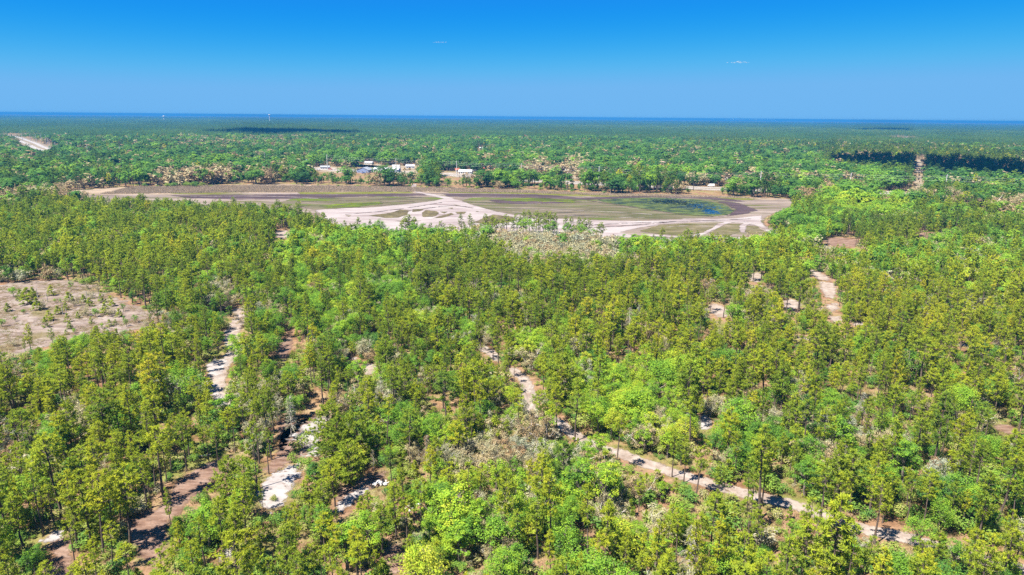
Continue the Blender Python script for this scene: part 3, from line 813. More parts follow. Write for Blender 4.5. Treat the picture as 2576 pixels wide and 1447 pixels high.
def car(px, py, label, paint, kind='car', turn=0.0, cat=None):
    """side profile swept across the width; wheels, glass and lamps are parts"""
    g = at(px, py)
    t = thing({'car': 'parked_car', 'pickup': 'pickup_truck', 'van': 'box_truck'}[kind], label, cat or kind, (g[0], g[1], 0.12), turn)
    prof = {'car': [(-2.2, .35), (-2.25, .8), (-1.6, .95), (-1.0, 1.45), (0.7, 1.48), (1.35, 1.0), (2.1, .85), (2.2, .35)],
            'pickup': [(-2.7, .45), (-2.75, 1.05), (-0.9, 1.08), (-0.85, 1.75), (0.7, 1.78), (1.3, 1.12), (2.5, 1.02), (2.65, .45)],
            'van': [(-4.0, .6), (-4.0, 3.3), (1.6, 3.3), (1.65, 2.5), (2.3, 2.4), (2.8, 1.5), (3.5, 1.35), (3.6, .5)]}[kind]
    hwid = 1.15 if kind == 'van' else 0.9
    n = len(prof)
    V = [(x_, -hwid, z_) for x_, z_ in prof] + [(x_, hwid, z_) for x_, z_ in prof]
    F = [tuple(range(n)), tuple(range(2 * n - 1, n - 1, -1))] + [(i, i + n, (i + 1) % n + n, (i + 1) % n) for i in range(n)]
    MB().raw(V, F).build('body', M[paint], t)
    cab = {'car': (-0.95, 0.75, 1.02, 1.4), 'pickup': (-0.75, 0.75, 1.18, 1.68), 'van': (1.7, 2.3, 1.6, 2.35)}[kind]
    for s in (-1, 1):
        MB().box(cab[0], cab[1], s * hwid - 0.01, s * hwid + 0.01, cab[2], cab[3]).build('side_window', M['dark_glass'], t)
        MB().box(prof[-1][0] - 0.12, prof[-1][0] + 0.04, s * 0.6 - 0.17, s * 0.6 + 0.17, 0.6, 0.8).build('headlight', M['chrome'], t)
    r = 0.5 if kind == 'van' else 0.36
    for x_ in ((-2.6, 2.6) if kind == 'van' else (-1.35, 1.4)):
        for s in (-1, 1):
            wheel(t, x_, s * (hwid - 0.1), r, 0.26)
    return t


car(831, 427, 'red car parked by the small white house', 'red_paint', 'pickup', 0.1)
car(801, 427, 'white car parked in front of the small white house', 'white_paint', 'car', 0.2)
car(1788, 470, 'white box truck driving on the highway', 'white_paint', 'van', math.pi - 0.15, 'truck')
car(915, 437, 'blue pickup truck in front of the blue warehouse', 'blue_paint', 'pickup', 0.4)
car(963, 435, 'white pickup truck under the workshop roof', 'white_paint', 'pickup', 0.1)
car(1100, 437, 'white car in the yard by the shore trees', 'white_paint', 'car', 0.5)
car(1196, 432, 'white trailer truck between the white and red roofs', 'white_paint', 'van', 0.0, 'truck')
seen(826, 836, 422, 427)
seen(1782, 1794, 464, 471)


def loader(px, py, label, turn):
    """wheel loader: body, cab, arm, bucket, four wheels"""
    g = at(px, py)
    t = thing('wheel_loader', label, 'loader', (g[0], g[1], 0), turn)
    MB().box(-2.6, 0.8, -1.0, 1.0, 0.9, 2.0).build('body', M['yellow_paint'], t)
    cb = MB().box(-0.6, 0.7, -0.8, 0.8, 2.0, 3.3).build('cab', M['dark_paint'], t)
    MB().box(-0.5, 0.6, -0.83, 0.83, 2.3, 3.1).build('window', M['dark_glass'], cb)
    for s in (-1, 1):
        MB().tube([(0.7, s * 0.5, 1.6), (2.0, s * 0.5, 1.9), (3.0, s * 0.5, 0.8)], [0.14, 0.14, 0.12], 6).build('arm', M['yellow_paint'], t)
    MB().raw([(2.9, -1.3, .2), (4.0, -1.3, .15), (3.0, -1.3, 1.3), (2.9, 1.3, .2), (4.0, 1.3, .15), (3.0, 1.3, 1.3)], [(0, 1, 2), (5, 4, 3), (0, 3, 4, 1), (0, 2, 5, 3)]).build('bucket', M['dark_paint'], t)
    for x_ in (-1.8, 1.2):
        for s in (-1, 1):
            wheel(t, x_, s * 1.0, 0.75, 0.5)


loader(1018, 428, 'dark loader parked among yard machinery', 0.3)
loader(1030, 427, 'loader standing closest to the grey yard building', 2.0)

# board fence by the highway
g0, g1 = at(1318, 444), at(1400, 448)
ft = thing('board_fence', 'long brown board fence under the oaks beside the highway', 'fence', (g0[0], g0[1], 0), math.atan2(g1[1] - g0[1], g1[0] - g0[0]))
Lf = float(np.hypot(*(g1 - g0)))
pm = MB().box(0, 2.3, -0.03, 0.03, 0.1, 2.0).mesh('board_panel', M['fence_wood'])
pp = MB().box(-0.08, 0.08, -0.08, 0.08, 0, 2.15).mesh('fence_post', M['fence_wood'])
for i in range(int(Lf / 2.4)):
    add('panel', pm, ft, (i * 2.4 + 0.05, 0, 0))
    add('post', pp, ft, (i * 2.4, 0, 0))

# concrete power poles along the highway: x, foot, top in the survey frame
POLES = [(57, 354, 334), (77, 355, 337.6), (92, 358, 338), (105, 360, 336), (117, 364, 338), (123, 374, 347), (127, 376, 356), (142, 384, 357), (173, 386, 357.6), (221.5, 390, 363), (303, 396, 368), (418.5, 404, 376.6), (668, 420, 384),
         (824, 428, 388), (997, 436, 397.6), (1149, 441, 404.6), (1312, 449, 410), (1506, 460, 418), (1700.5, 470, 429.7), (1911, 475, 430), (2136, 482, 435), (2375, 490, 439)]
POLE_WHERE = ['at the far end of the highway bend', 'second from the far end of the highway bend', 'third from the far end of the highway bend', 'fourth from the far end of the highway bend', 'tall in the cluster by the bend', 'lower in the cluster by the bend',
              'shortest by the highway bend', 'first on this side of the highway bend', 'second on this side of the highway bend', 'third on this side of the highway bend', 'beside the yellow oaks', 'rising alone from the oak woods', 'above the brown oaks on the shore',
              'beside the small white house', 'in front of the pale workshop', 'beside the white roofed building', 'beside the board fence and oaks', 'behind the tall shore pines', 'beside the open highway stretch', 'above the shore oaks by the white gabled house',
              'beyond the lake corner, before the dirt road', 'beyond the straight dirt road']


def pole_at(x, yb, yt):
    g = at(x, yb)
    lo, hi = 2.0, 40.0
    for _ in range(30):
        mid = (lo + hi) / 2
        if proj(np.array([[g[0], g[1], mid]]))[0][0, 1] > yt:
            lo = mid
        else:
            hi = mid
    return g, lo


pole_tops = []
for (x, yb, yt), wh in zip(POLES, POLE_WHERE):
    g, h = pole_at(x, yb, yt)
    t = thing('power_pole', f'pale concrete power pole {wh}', 'power pole', (g[0], g[1], 0), 0, 'power poles along the highway')
    MB().tube([(0, 0, -0.5), (0, 0, h)], [0.52, 0.30], 10).build('shaft', M['concrete'], t)
    for k, f in enumerate((0.97, 0.86, 0.75)):
        s = 1 if k % 2 else -1
        ar = MB().tube([(0, 0, h * f), (0, s * 1.5, h * f + 0.2)], [0.09, 0.06], 6).build('arm', M['insulator'], t)
        MB().tube([(0, s * 1.5, h * f - 0.45), (0, s * 1.5, h * f + 0.2)], [0.12, 0.09], 6).build('insulator', M['insulator'], ar)
    VIS.append(np.array([(x - 1.2, yt), (x + 1.2, yt), (x + 1.2, yt + 0.6 * (yb - yt)), (x - 1.2, yt + 0.6 * (yb - yt))]))
    pole_tops.append((g, h))
pole_tops.append((at(2620, 498), pole_tops[-1][1]))
for k, (f, s, w) in enumerate(((0.95, -1.5, 'upper'), (0.84, 1.5, 'middle'), (0.73, -1.5, 'lower'))):
    mb = MB()
    for (ga, ha), (gb, hb) in zip(pole_tops[13:-1], pole_tops[14:]):
        pts = []
        for q in np.linspace(0, 1, 9):
            p = ga + (gb - ga) * q
            pts.append((p[0], p[1] + s, (ha * f) * (1 - q) + hb * f * q - 4 * 1.6 * q * (1 - q)))
        mb.tube(pts, [0.05] * 9, 4, False)
    tag(mb.build('power_cable', M['cable']), f'{w} grey power cable strung between the concrete poles', 'cable')

# water towers far off
for px, py, top, lab in ((411.5, 296.5, 291.0, 'white water tower standing in the hazy woods near the horizon'), (677.5, 293.0, 287.6, 'white water tower touching the horizon line')):
    v = CM @ np.array([(px - CX) / FPX, -(top - CY) / FPX, -1.0])
    D = 7500.0
    g = v[:2] / np.hypot(v[0], v[1]) * D
    t = thing('water_tower', lab, 'water tower', (g[0], g[1], 0))
    zt = CAM_H + D * v[2] / np.hypot(v[0], v[1])
    zt = max(zt, 30)
    MB().tube([(0, 0, 0), (0, 0, zt - 12)], [4, 3], 12).build('stem', M['white_wall'], t)
    MB().tube([(0, 0, zt - 13), (0, 0, zt - 10), (0, 0, zt - 6), (0, 0, zt - 2), (0, 0, zt)], [3, 8.5, 10.5, 8.5, 2], 16).build('tank', M['white_wall'], t, smooth=True)

# ------------------------------------------------------------------ small things on the ground
M['bag_white'] = plain('bag_white', (0.50, 0.49, 0.48), 0.6, 0.12, 3)
M['bag_black'] = plain('bag_black', (0.025, 0.025, 0.028), 0.4, 0.1, 3)
M['board_pale'] = plain('board_pale', (0.40, 0.36, 0.32), 0.9, 0.15, 3)
M['log_wood'] = plain('log_wood', (0.42, 0.37, 0.33), 0.9, 0.2, 2)


def lump(r, sx, sy, sz, seed):
    q = np.random.default_rng(seed)
    V, F = [], []
    n, m_ = 9, 6
    for i in range(m_ + 1):
        for j in range(n):
            th, ph = math.pi * i / m_, 2 * math.pi * j / n
            k = r * q.uniform(0.75, 1.15)
            V.append((sx * k * math.sin(th) * math.cos(ph), sy * k * math.sin(th) * math.sin(ph), sz * k * math.cos(th) + sz * r * 0.8))
    for i in range(m_):
        for j in range(n):
            F.append((i * n + j, (i + 1) * n + j, (i + 1) * n + (j + 1) % n, i * n + (j + 1) % n))
    return V, F


g = at(958, 1219)
rub = thing('rubbish_heap', 'heap of white and black rubbish dumped on brown soil', 'rubbish heap', (g[0], g[1], 0.06), 0.3)
for i in range(9):
    V, F = lump(0.5, random.uniform(.8, 1.4), random.uniform(.6, 1.0), random.uniform(.5, .9), 40 + i)
    MB().raw(V, F).build('bag', M['bag_black' if i in (2, 6) else 'bag_white'], rub, (random.uniform(-1.3, 1.3), random.uniform(-.9, .9), 0.0), random.uniform(0, 6))
for i in range(5):
    MB().box(-0.8, 0.8, -0.12, 0.12, 0.0, 0.05).build('board', M['board_pale'], rub, (random.uniform(-1.2, 1.2), random.uniform(-.8, .8), random.uniform(.05, .8)), random.uniform(0, 6))
MB().tube([(0.35 * math.cos(a_), 0.35 * math.sin(a_), 0.12) for a_ in np.linspace(0, 6.283, 17)], [0.11] * 17, 8, False).build('tyre', M['tyre'], rub, (-1.7, -0.8, 0))
g = at(1036, 1276)
rub = thing('rubbish_heap', 'smaller scatter of white rubbish beside the brown track', 'rubbish heap', (g[0], g[1], 0.02), 1.0)
for i in range(6):
    V, F = lump(0.33, random.uniform(.8, 1.4), random.uniform(.6, 1.0), random.uniform(.4, .7), 60 + i)
    MB().raw(V, F).build('bag', M['bag_white'], rub, (random.uniform(-1.6, 1.6), random.uniform(-.7, .7), 0.0), random.uniform(0, 6))
seen(945, 974, 1208, 1226)
for (xa, ya, xb, yb, lab) in ((1889, 1416, 1936, 1397, 'pale fallen log on the reddish grass'), (2278, 1101, 2288, 1103, 'short white log between pines'), (575, 1240, 600, 1228, 'grey fallen branch on the brown soil strip'), (770, 1420, 800, 1412, 'fallen trunk half hidden under pines'),
                              (2330, 1382, 2360, 1375, 'dead branch lying beside the dirt road'), (500, 1150, 530, 1146, 'grey log beyond the soil strip'), (250, 770, 275, 766, 'white log lying in the clearing'), (170, 745, 186, 752, 'thin bleached log among clearing saplings')):
    A, B = at(xa, ya), at(xb, yb)
    d = B - A
    Ln = float(np.hypot(*d))
    t = thing('fallen_log', lab, 'log', (A[0], A[1], 0.15), math.atan2(d[1], d[0]))
    MB().tube([(0, 0, 0), (Ln * .35, 0.08, .03), (Ln * .7, -0.05, .1), (Ln, 0.05, .05)], [0.19, 0.16, 0.12, 0.06], 7).build('trunk', M['log_wood'], t)
    MB().tube([(Ln * .55, 0, .1), (Ln * .7, 0.5, .4), (Ln * .75, .8, .45)], [0.06, 0.04, 0.02], 5).build('branch', M['log_wood'], t)
    MB().tube([(Ln * .4, 0, .1), (Ln * .5, -0.4, .5)], [0.05, 0.02], 5).build('branch', M['log_wood'], t)
for zx, zt_, zb, lab in ((360, 405, 470, 'tall bleached stump at the far edge of the clearing'), (750, 395, 452, 'bleached stump beside the clearing bushes'), (475, 490, 562, 'thin grey stump in the middle of the clearing'), (1178, 555, 592, 'white broken stump where the clearing narrows'),
                         (285, 360, 440, 'slim grey stump near the top of the clearing'), (855, 690, 730, 'short pale stump at the lower clearing edge'), (660, 380, 470, 'grey snag by the clearing bushes'), (505, 510, 580, 'pale snag between two clearing saplings')):
    x, yb, yt = zx * .3338, 603.7 + zb * .3338, 603.7 + zt_ * .3338
    g, h = pole_at(x, yb, yt)
    h = min(h, 8)
    t = thing('dead_stump', lab, 'stump', (g[0], g[1], 0), random.uniform(0, 6))
    MB().tube([(0, 0, -.2), (.05, 0, h * .5), (.0, .08, h)], [0.16, 0.12, 0.07], 7).build('trunk', M['dead_wood'], t)
    for q in (.55, .75):
        MB().tube([(0, 0, h * q), (.5 * math.cos(q * 20), .5 * math.sin(q * 20), h * q + .3)], [0.04, 0.015], 4).build('branch_stub', M['dead_wood'], t)

# ------------------------------------------------------------------ plants: generators
def unit(v):
    return v / (np.linalg.norm(v, axis=-1, keepdims=True) + 1e-9)


def rnd_dirs(r, n, up=0.0):
    d = unit(r.normal(size=(n, 3)))
    d[:, 2] += up
    return unit(d)


def needle_puffs(r, C, rad, per, width=0.31, up=0.35, vbase=None):
    """triangles radiating from each centre: tufts of long needles"""
    n = len(C)
    c = np.repeat(C, per, 0)
    R = np.repeat(rad, per) * r.uniform(0.7, 1.15, n * per)
    d = rnd_dirs(r, n * per, up)
    side = unit(np.cross(d, np.array([-0.35, -0.15, 0.9]) + 0.75 * rnd_dirs(r, n * per)))
    w = (R * width)[:, None]
    a = c + d * (R * 0.12)[:, None] - side * w * 0.5
    b_ = c + d * (R * 0.12)[:, None] + side * w * 0.5
    tip = c + d * R[:, None]
    V = np.stack([a, b_, tip], 1).reshape(-1, 3)
    F = np.arange(len(V)).reshape(-1, 3)
    base = np.repeat(r.uniform(0.2, 0.8, n) if vbase is None else vbase, per)
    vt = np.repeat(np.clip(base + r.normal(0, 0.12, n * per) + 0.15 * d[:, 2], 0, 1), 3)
    return V, F, vt


def leaf_puffs(r, C, rad, per, size, up=0.3, flat=0.75, vbase=None, body=None):
    """four-cornered leaf sprays on the shell of each lump"""
    n = len(C)
    c = np.repeat(C, per, 0)
    R = np.repeat(rad, per)
    d = rnd_dirs(r, n * per, up)
    p = c + d * (R * r.uniform(0.45, 1.08, n * per))[:, None] * np.array([1, 1, flat])
    nrm = unit(d * 0.8 + rnd_dirs(r, n * per) * 0.6 + np.array([-0.12, -0.05, 0.55]))
    if body is not None:
        nrm = unit(unit(p - np.array([0, 0, body])) * 1.1 + d * 0.5 + rnd_dirs(r, n * per) * 0.35)
    u = unit(np.cross(nrm, rnd_dirs(r, n * per)))
    v = np.cross(nrm, u)
    s = (size * r.uniform(0.6, 1.3, n * per))[:, None]
    V = np.stack([p - u * s * 0.5, p + v * s * 0.34, p + u * s * 0.5, p - v * s * 0.34], 1).reshape(-1, 3)
    F = np.arange(len(V)).reshape(-1, 4)
    base = np.repeat(r.uniform(0.2, 0.8, n) if vbase is None else vbase, per)
    vt = np.repeat(np.clip(base + r.normal(0, 0.14, n * per), 0, 1), 4)
    return V, F, vt


def slivers(r, A, D, Ln, w):
    """thin twigs"""
    side = unit(np.cross(D, rnd_dirs(r, len(A))))
    V = np.stack([A - side * w / 2, A + side * w / 2, A + D * Ln[:, None]], 1).reshape(-1, 3)
    F = np.arange(len(V)).reshape(-1, 3)
    return V, F, np.repeat(r.uniform(0.1, 0.9, len(A)), 3)


def bent_trunk(r, h, r0, r1, lean=0.03, n=7):
    zs = np.linspace(0, h, n)
    off = np.cumsum(r.normal(0, lean * h / n, (n, 2)), 0)
    off -= off[0]
    pts = np.column_stack([off, zs])
    pts[0, 2] = -0.3
    rad = r0 + (r1 - r0) * (zs / h) ** 0.8
    return pts, rad


def along(pts, z):
    return np.array([np.interp(z, pts[:, 2], pts[:, k]) for k in (0, 1)] + [z])


def gen_pine(seed, h=14.0, cr=2.7, cb=0.5, dens=1.15, per=18, tuft=0.47, lod=0, young=False):
    r = np.random.default_rng(seed)
    tb = MB()
    pts, rad = bent_trunk(r, h, 0.021 * h * (0.5 if young else 0.75), 0.035, 0.035)
    tb.tube(pts, rad, 7 if lod == 0 else 4, False)
    C, Rr, vb = [], [], []
    z0 = h * cb
    nw = int((h - z0) / (0.62 if not young else 0.5) * dens)
    for i in range(nw):
        t = (i + r.uniform(-0.3, 0.3)) / max(nw - 1, 1)
        z = z0 + (h - z0) * np.clip(t, 0, 1) * 0.97
        prof = (1 - 0.93 * t) if young else min(1.0, 0.45 + 2.0 * t) * (1 - max(0, t - 0.25) ** 1.6 * 1.25)
        nb = r.integers(3, 6) if t < 0.85 else 3
        a0 = r.uniform(0, 6.3)
        for k in range(nb):
            if r.random() < 0.14:
                continue
            a = a0 + 6.283 * k / nb + r.normal(0, 0.35)
            Lb = cr * max(prof, 0.12) * r.uniform(0.62, 1.15)
            p0 = along(pts, z)
            rise = (0.12 + 0.5 * t) * Lb + r.normal(0, 0.12)
            d = np.array([math.cos(a), math.sin(a), 0])
            p1 = p0 + d * Lb * 0.6 + np.array([0, 0, rise * 0.25])
            p2 = p0 + d * Lb + np.array([0, 0, rise])
            if lod == 0 and Lb > 0.7:
                tb.tube([p0, p1, p2], [0.035 + 0.012 * Lb, 0.03, 0.012], 3, False)
            lat = np.cross(d, [0, 0, 1])
            m = 1 + int(Lb / 0.55)
            shade = np.clip(r.normal(0.5, 0.16), 0.05, 0.95)
            for j in range(m):
                f = 1 - j * 0.62 / max(m, 1) - (0 if j == 0 else r.uniform(0, 0.08))
                q = p0 + (p2 - p0) * f + lat * r.normal(0, 0.32 * Lb * 0.45) + np.array([0, 0, r.uniform(0.0, 0.25)])
                C.append(q)
                Rr.append(tuft * r.uniform(0.75, 1.25) * (0.8 if young else 1))
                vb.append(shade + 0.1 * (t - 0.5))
    C.append(along(pts, h) + np.array([0, 0, 0.1]))
    Rr.append(tuft)
    vb.append(0.6)
    C, Rr, vb = np.array(C), np.array(Rr), np.array(vb)
    if lod == 0:
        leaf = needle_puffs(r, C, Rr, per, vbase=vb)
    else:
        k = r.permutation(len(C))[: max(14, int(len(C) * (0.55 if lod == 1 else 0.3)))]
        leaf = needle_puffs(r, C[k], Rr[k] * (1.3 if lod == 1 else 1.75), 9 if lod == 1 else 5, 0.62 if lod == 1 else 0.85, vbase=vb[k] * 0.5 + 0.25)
    return tb, leaf


def gen_oak(seed, h=8.5, cr=3.6, lumps=34, per=58, size=0.26, lod=0, low=0.18, lumpr=0.92):
    r = np.random.default_rng(seed)
    tb = MB()
    th = h * 0.42
    pts, rad = bent_trunk(r, th, 0.028 * h, 0.018 * h, 0.06, 4)
    tb.tube(pts, rad, 6 if lod == 0 else 4, False)
    C, Rr = [], []
    cz = h * (1 + low) / 2
    hz = h * (1 - low) / 2
    ecc = r.uniform(0.8, 1.2)
    for i in range(lumps):
        d = rnd_dirs(r, 1, 0.35)[0]
        f = r.uniform(0.62, 0.98) if i % 5 else r.uniform(0.1, 0.55)
        lr = lumpr * r.uniform(0.7, 1.25) * (cr / 3.6)
        C.append([d[0] * max(cr * ecc - lr * .6, .3) * f, d[1] * max(cr / ecc - lr * .6, .3) * f, cz + d[2] * (hz - lr * 0.5) * f])
        Rr.append(lr)
    C, Rr = np.array(C), np.array(Rr)
    if lod == 0:
        for i in r.permutation(lumps)[: min(lumps, 14)]:
            p = pts[-1]
            q = C[i]
            mid = (p + q) / 2 + r.normal(0, 0.25, 3)
            tb.tube([p - [0, 0, 0.2], mid, q], [0.012 * h, 0.008 * h, 0.02], 4, False)
        leaf = leaf_puffs(r, C, Rr, per, size)
    elif lod == 1:
        k = r.permutation(lumps)[: int(lumps * 0.75)]
        leaf = leaf_puffs(r, C[k], Rr[k] * 1.15, 22, size * 2.2, body=h * 0.45, vbase=r.uniform(.4, .6, len(k)))
    else:
        k = r.permutation(lumps)[: int(lumps * 0.5)]
        leaf = leaf_puffs(r, C[k], Rr[k] * 1.3, 9, size * 3.9, body=h * 0.45, vbase=r.uniform(.42, .58, len(k)))
    return tb, leaf


def gen_bare(seed, h=6.5, cr=3.0, twigs=1500, lod=0, leafy=0.8, w=0.07):
    """thin-leaved scrub oak grey with lichen"""
    r = np.random.default_rng(seed)
    tb = MB()
    A, D, Ln = [], [], []
    ns = r.integers(2, 5)
    tips = []
    for s in range(ns):
        a = 6.283 * s / ns + r.uniform(-.4, .4)
        p = np.array([0.15 * math.cos(a), 0.15 * math.sin(a), -0.2])
        d = unit(np.array([math.cos(a) * 0.45, math.sin(a) * 0.45, 1.0]))
        chain = [p]
        for k in range(4):
            d = unit(d + r.normal(0, 0.22, 3) + np.array([0, 0, 0.05]))
            p = p + d * h * 0.2
            chain.append(p)
            for q in range(3):
                e = unit(d * 0.6 + rnd_dirs(r, 1, 0.15)[0])
                Lb = cr * r.uniform(0.35, 0.8)
                mid = p + e * Lb * 0.5 + r.normal(0, 0.12, 3)
                end = p + e * Lb + np.array([0, 0, r.normal(0.1, 0.3)])
                if lod == 0:
                    tb.tube([p, mid, end], [0.05, 0.035, 0.015], 3, False)
                tips.append((p, mid, end))
        tb.tube(chain, np.linspace(0.11, 0.04, 5), 5 if lod == 0 else 3, False)
    nt = twigs if lod == 0 else (260 if lod == 1 else 80)
    T = np.array([[*t[0], *t[1], *t[2]] for t in tips])
    i = r.integers(0, len(T), nt)
    f = r.uniform(0.3, 1.05, nt)[:, None]
    A = T[i, 3:6] * (1 - f) + T[i, 6:9] * f + r.normal(0, 0.28, (nt, 3))
    A[:, 2] = np.maximum(A[:, 2], 0.1)
    D = rnd_dirs(r, nt, 0.25)
    Ln = r.uniform(0.35, 0.95, nt) * (1 if lod == 0 else 1.4)
    V, F, vt = slivers(r, A, D, Ln, w if lod == 0 else w * (3.2 if lod == 1 else 7))
    nl = int(nt * (leafy if lod == 0 else 1.5))
    if nl:
        nc = max(4, nl // 14) if lod < 2 else 26
        C = T[r.integers(0, len(T), nc), 6:9] + (0 if lod == 0 else r.normal(0, 0.5, (nc, 3)))
        V2, F2, v2 = leaf_puffs(r, C, np.full(len(C), 0.7 if lod == 0 else 1.1), 14 if lod < 2 else 7, 0.24 if lod == 0 else (0.6 if lod == 1 else 1.1))
        F2 = np.vstack([F2[:, [0, 1, 2]], F2[:, [0, 2, 3]]]) + len(V)
        V, F, vt = np.vstack([V, V2]), np.vstack([F, F2]), np.concatenate([vt, v2])
    return tb, (V, F, vt)


def gen_deadpine(seed, h=11.0, cr=2.4, droop=0.35):
    r = np.random.default_rng(seed)
    tb = MB()
    pts, rad = bent_trunk(r, h, 0.16, 0.03, 0.03)
    tb.tube(pts, rad, 6, False)
    A, D, Ln = [], [], []
    for i in range(34):
        t = i / 33
        z = h * (0.25 + 0.74 * t)
        for k in range(r.integers(2, 4)):
            a = r.uniform(0, 6.283)
            Lb = cr * (1 - 0.75 * t) * r.uniform(0.5, 1.1)
            p0 = along(pts, z)
            d = np.array([math.cos(a), math.sin(a), 0.1])
            p1 = p0 + d * Lb * 0.55
            p2 = p0 + d * Lb + np.array([0, 0, -droop * Lb])
            tb.tube([p0, p1, p2], [0.035, 0.025, 0.012], 3, False)
            for q in range(16):
                f = r.uniform(0.25, 1)
                A.append(p0 + (p2 - p0) * f)
                D.append(unit(d * 0.6 + r.normal(0, 0.5, 3) + np.array([0, 0, -0.25])))
                Ln.append(r.uniform(0.3, 0.8))
    return tb, slivers(r, np.array(A), np.array(D), np.array(Ln), 0.05)


def gen_shrub(seed, h=2.0, cr=1.4, lumps=9, per=60, size=0.22):
    r = np.random.default_rng(seed)
    tb = MB()
    for k in range(4):
        a = 1.57 * k + r.uniform(-.5, .5)
        tb.tube([(0, 0, -0.1), (math.cos(a) * cr * .3, math.sin(a) * cr * .3, h * .45)], [0.04, 0.015], 4, False)
    d = rnd_dirs(r, lumps, 0.5)
    f = r.uniform(0.3, 0.8, lumps)[:, None]
    C = d * f * np.array([cr, cr, h * 0.55]) + np.array([0, 0, h * 0.38])
    C[:, 2] = np.maximum(C[:, 2], 0.3)
    return tb, leaf_puffs(r, C, r.uniform(0.35, 0.6, lumps) * cr, per, size, flat=0.85)


def gen_palmetto(seed, fans=26, w=0.10):
    r = np.random.default_rng(seed)
    tb = MB().tube([(0, 0, -.05), (0.1, 0, .35)], [.07, .04], 4, False)
    A, D, Ln = [], [], []
    for k in range(fans):
        a = r.uniform(0, 6.283)
        base = np.array([math.cos(a), math.sin(a), 0]) * r.uniform(0.2, 0.95) + np.array([0, 0, r.uniform(0.35, 0.9)])
        out = unit(np.array([math.cos(a), math.sin(a), 0.45]))
        lat = unit(np.cross(out, [0, 0, 1.0]))
        for j in np.linspace(-1.2, 1.2, 9):
            A.append(base)
            D.append(unit(out * math.cos(j) + lat * math.sin(j) + np.array([0, 0, 0.15])))
            Ln.append(r.uniform(0.4, 0.6))
    return tb, slivers(r, np.array(A), np.array(D), np.array(Ln), w)


def gen_tuft(seed, n=46, h=0.8, spread=0.55, w=0.07):
    r = np.random.default_rng(seed)
    A = np.column_stack([r.normal(0, spread, (n, 2)), np.zeros(n)])
    D = unit(np.column_stack([r.normal(0, 0.4, (n, 2)), np.ones(n)]))
    return slivers(r, A, D, r.uniform(0.4, 1.2, n) * h, w)


def joined(name, parts, mats):
    """parts: list of (V, F, vt or None, slot) -> one mesh"""
    V, F, at_, mi, off = [], {}, [], {}, 0
    for v, f, vt, slot in parts:
        v = np.asarray(v, float)
        V.append(v)
        at_.append(np.full(len(v), 0.5) if vt is None else vt)
        groups = {}
        if isinstance(f, np.ndarray):
            groups[f.shape[1]] = f
        else:
            for q in f:
                groups.setdefault(len(q), []).append(q)
        for k, q in groups.items():
            q = np.asarray(q) + off
            F.setdefault(k, []).append(q)
            mi.setdefault(k, []).append(np.full(len(q), slot))
        off += len(v)
    ks = sorted(F)
    return new_mesh(name, np.vstack(V), [np.vstack(F[k]) for k in ks], mats, np.concatenate([np.concatenate(mi[k]) for k in ks]), {'vt': np.concatenate(at_)})


def two_meshes(name, tb, leaf, bark, lm):
    trunk = new_mesh(name + '_trunk', np.array(tb.V), tb.F, [M[bark]], smooth=False)
    crown = new_mesh(name + '_crown', leaf[0], leaf[1], [M[lm]], attr={'vt': leaf[2]})
    return trunk, crown


def one_mesh(name, tb, leaf, bark, lm):
    parts = [(leaf[0], leaf[1], leaf[2], 1)]
    if tb is not None:
        parts.insert(0, (tb.V, tb.F, None, 0))
    return joined(name, parts, [M[bark], M[lm]])


# nominal heights: pine 14, oak 8.5, bare oak 6.5, shrub 2
PINE_SHAPES = [(14, 2.2, 0.50), (14, 1.8, 0.60), (14, 2.5, 0.44), (14, 1.6, 0.64), (14, 2.1, 0.38), (14, 2.3, 0.55), (14, 1.9, 0.30), (14, 2.7, 0.52), (14, 1.5, 0.48), (14, 2.0, 0.68), (14, 2.4, 0.62), (14, 1.7, 0.40)]
OAK_SHAPES = [(8.5, 3.6, 54), (8.5, 3.0, 42), (8.5, 4.1, 66), (8.5, 2.7, 36), (8.5, 3.3, 46), (8.5, 3.8, 58), (8.5, 2.4, 32), (8.5, 3.4, 40)]
KIND = {
    'pine': dict(bark='pine_bark', leaf='pine_leaf', gens=[lambda lod, i=i, s=s: gen_pine(100 + i, s[0], s[1], s[2], lod=lod) for i, s in enumerate(PINE_SHAPES)], h=14.0),
    'oak': dict(bark='oak_bark', leaf='oak_leaf', gens=[lambda lod, i=i, s=s: gen_oak(200 + i, s[0], s[1], s[2], lod=lod) for i, s in enumerate(OAK_SHAPES)], h=8.5),
    'bare': dict(bark='dead_wood', leaf='bare_leaf', gens=[lambda lod, i=i: gen_bare(300 + i, lod=lod) for i in range(5)], h=6.5),
    'shrub': dict(bark='oak_bark', leaf='shrub_leaf', gens=[lambda lod, i=i: gen_shrub(400 + i, lumps=8 + i) for i in range(4)] + [lambda lod, i=i: gen_palmetto(450 + i) for i in range(2)], h=2.0),
    'young': dict(bark='pine_bark', leaf='pine_leaf', gens=[lambda lod, i=i: gen_pine(500 + i, 4.0, 1.25, 0.06, per=26, tuft=0.5, young=True) for i in range(4)], h=4.0),
}

# ------------------------------------------------------------------ plants: where they stand
# zone: survey polygon of the canopy, shares of pine / oak / bare oak, density 0..1, tint of pines, tint of oaks
def rect(x0, y0, x1, y1):
    return [(x0, y0), (x1, y0), (x1, y1), (x0, y1)]


